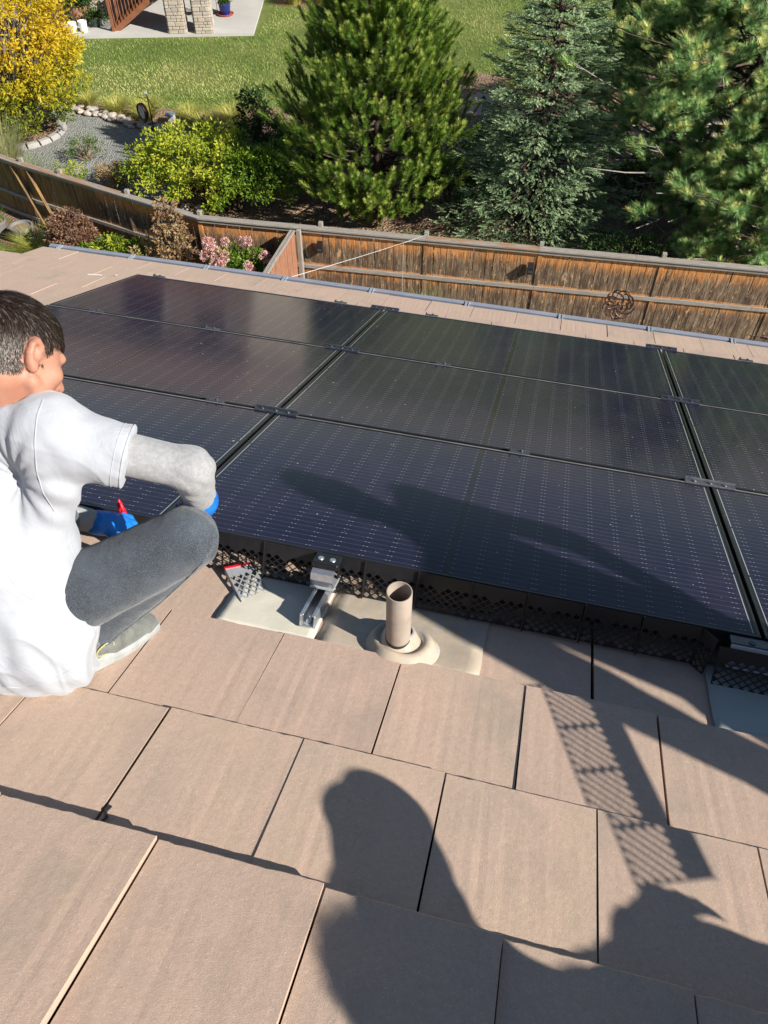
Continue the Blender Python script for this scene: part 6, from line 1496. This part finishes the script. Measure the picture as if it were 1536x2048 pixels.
for i, (x, y, s, lab) in enumerate(((-13.1, 21.35, .42, 'leftmost yellow daylily clump above the river stones'), (-12.2, 21.45, .5, 'large yellow-green daylily clump left of the garden clock'), (-11.9, 20.95, .36, 'small golden daylily clump just behind the stones left of the clock'),
                                     (-10.6, 21.3, .45, 'daylily clump behind the small white box'), (-9.9, 20.8, .55, 'broad yellow daylily clump right of the white box'), (-9.4, 21.6, .5, 'daylily clump at the lawn edge right of the clock'), (-8.9, 20.6, .5, 'daylily clump beside the dark sapling'), (-14.2, 21.55, .3, 'smallest golden tuft beside the yellow tree'))):
    grass('daylily', lab, x, y, s * .45, int(900 * s * 1.6), .42 + .15 * s, 1.0, .008, M['l_grass'], 60 + i, (.5, .2), 'daylily')
for i, (x, y, s, lab) in enumerate(((-11.3, 33.4, .6, 'golden grass clump at the far corner of the lawn by the patio'), (-10.2, 33.9, .7, 'pale grass clump second from the patio on the far bed'), (-9.0, 34.2, .7, 'green grass clump at the right of the far bed'), (-1.0, 25.6, .55, 'small yellowish bush-like grass by the spruce on the bark'))):
    grass('grass_clump', lab, x, y, s * .5, 1000, .75, .8, .010, M['l_grass'], 80 + i, (.55, .2))
ground_sheet('far_bed', [(-12.0, 32.9), (-7.5, 33.4), (-5, 36), (-5, 40), (-12.6, 40)], GZ + .004, M['bark'], jitter=.05, seed=9)
# a skin of short blades on the parts of the lawns the camera sees
def inpoly(x, y, P):
    c = np.zeros(len(x), bool); n = len(P)
    for i in range(n):
        x0, y0 = P[i]; x1, y1 = P[(i + 1) % n]; m = ((y0 > y) != (y1 > y)) & (x < (x1 - x0) * (y - y0) / (y1 - y0 + 1e-12) + x0); c ^= m
    return c
LP = [(-19, 26.6), (-18.5, 21.9), (-11.2, 22.05), (-9.8, 22.4), (-8.3, 23.1), (-6.8, 24.1), (-4.2, 26.4), (-3.2, 27.3), (-1.2, 27.5), (3, 29), (8, 31), (8, 38), (-4, 38), (-5.2, 35.5), (-7.6, 33.3), (-12, 32.8), (-11.3, 29.1)]
r = np.random.default_rng(12); n = 110000; x = r.uniform(-19, 8, n); y = 21.8 + 16 * r.random(n)**1.25; k = inpoly(x, y, LP); x, y = x[k], y[k]
x2 = r.uniform(-14.2, -11.6, 9000); y2 = r.uniform(12.0, 13.8, 9000); k2 = (y2 < 13.55 - (x2 + 12.9) * .5) & (y2 < 13.6); x = np.concatenate([x, x2[k2]]); y = np.concatenate([y, y2[k2]])
B = np.stack([x, y, np.full(len(x), GZ)], 1); pt = vnoise(B * np.array((1, 1, 0)), .45, 3, 3); 
M['l_lawn'] = mat_leaf('lawn_blades', [(0.0, (0.107, 0.178, 0.029)), (0.42, (0.218, 0.305, 0.059)), (0.7, (0.426, 0.457, 0.131)), (1.0, (0.726, 0.661, 0.297))], 0.7, 0.2)
o = blades('lawn_blades', M['l_lawn'], None, B, .075, .8, .011, np.clip(.40 + pt * .62 + r.normal(0, .13, len(x)), 0, 1), 7, K=2); tag(o, kind='stuff')

# pots
pot('flower_pot', -11.60, 13.55, GZ, .27, .42, M['greypot'], 'big tapered grey pot of bare soil in front of the fence')
p2 = pot('flower_pot', -12.45, 13.75, GZ, .24, .34, M['greypot'], 'grey pot with a small green plant at the left edge')
r = np.random.default_rng(5); B = np.stack([r.normal(0, .06, 260), r.normal(0, .06, 260), np.full(260, .28)], 1); blades('plant', M['l_grass'], p2, B, .38, .8, .009, r.random(260) * .4, 5)
b1 = pot('flower_pot', -13.30, 30.95, GZ + .13, .24, .42, M['blueglaze'], 'cobalt blue pot with a green plant on a red saucer on the patio')
mb = MB(); mb.lathe([(0, -.02), (.30, -.02), (.33, .03), (.31, .035), (.28, .0), (0, .0)], 24); mb.build('saucer', M['redglaze'], b1)
g = r.normal(size=(500, 3)); P = g * np.array((.09, .09, .05)) + np.array((0, 0, .45)); leaves('plant', M['l_lime'], b1, P, g + (0, 0, .8), .09, .05, r.random(500) * .5, 3)
b2 = pot('flower_pot', -18.35, 28.75, GZ + .1, .38, .55, M['terra'], 'large terracotta planter beside the left stone pillar')
g = r.normal(size=(2600, 3)); P = g * np.array((.30, .30, .42)) + np.array((-.1, .1, 1.05)); leaves('plant', M['l_green'], b2, P, g + (0, 0, .3), .13, .06, r.random(2600), 4)
b3 = pot('flower_pot', -17.55, 28.45, GZ + .1, .26, .28, M['greenpot'], 'low dark green pot of leaves by the foot of the stair')
g = r.normal(size=(500, 3)); P = g * np.array((.16, .16, .10)) + np.array((0, 0, .34)); leaves('plant', M['l_green'], b3, P, g + (0, 0, .5), .11, .05, r.random(500), 5)
pot('bucket', -18.0, 27.55, GZ + .1, .16, .34, M['white'], 'white bucket at the patio edge, the left of two', 'bucket', soil=False)
pot('bucket', -17.68, 27.75, GZ + .1, .16, .36, M['white'], 'white bucket at the patio edge, the right of two', 'bucket', soil=False)
# folding chair and a feeder crook on the patio
ch = empty('patio_chair', Matrix.Translation((-14.0, 30.6, GZ + .1)) @ Matrix.Rotation(.5, 4, 'Z'), label='dark metal chair on the patio behind the two stone pillars', cat='chair')
for sx_ in (-.22, .22):
    mb = MB(); mb.tube([(sx_, -.22, 0), (sx_, -.20, .45)], .012, 6); mb.build('leg', M['iron'], ch); mb = MB(); mb.tube([(sx_, .26, 0), (sx_, .20, .45), (sx_, .30, .95)], .012, 6); mb.build('leg', M['iron'], ch)
mb = MB(); mb.bbox(-.24, .24, -.22, .22, .44, .47, .008); mb.build('seat', M['iron'], ch)
for k in range(4):
    mb = MB(); mb.bbox(-.22, .22, .21 + k * .024, .225 + k * .024, .54 + k * .11, .60 + k * .11, .004); mb.build('back_slat', M['iron'], ch)
crk = empty('shepherd_hook', Matrix.Translation((-13.75, 31.2, GZ + .1)), label='thin metal plant hook standing beside the blue pot', cat='plant hook')
mb = MB(); mb.tube([(0, 0, 0), (0, 0, 1.9), (.08, 0, 2.05), (.20, 0, 2.05), (.24, 0, 1.95)], .009, 6); mb.tube([(.14, .1, 0), (.05, .03, 1.0)], .007, 5); mb.build('rod', M['iron'], crk)


for o in bpy.data.objects:
    if o.type == 'MESH' and (o.name.startswith('plant') or o.name.startswith('flower_head')): o['kind'] = 'stuff'
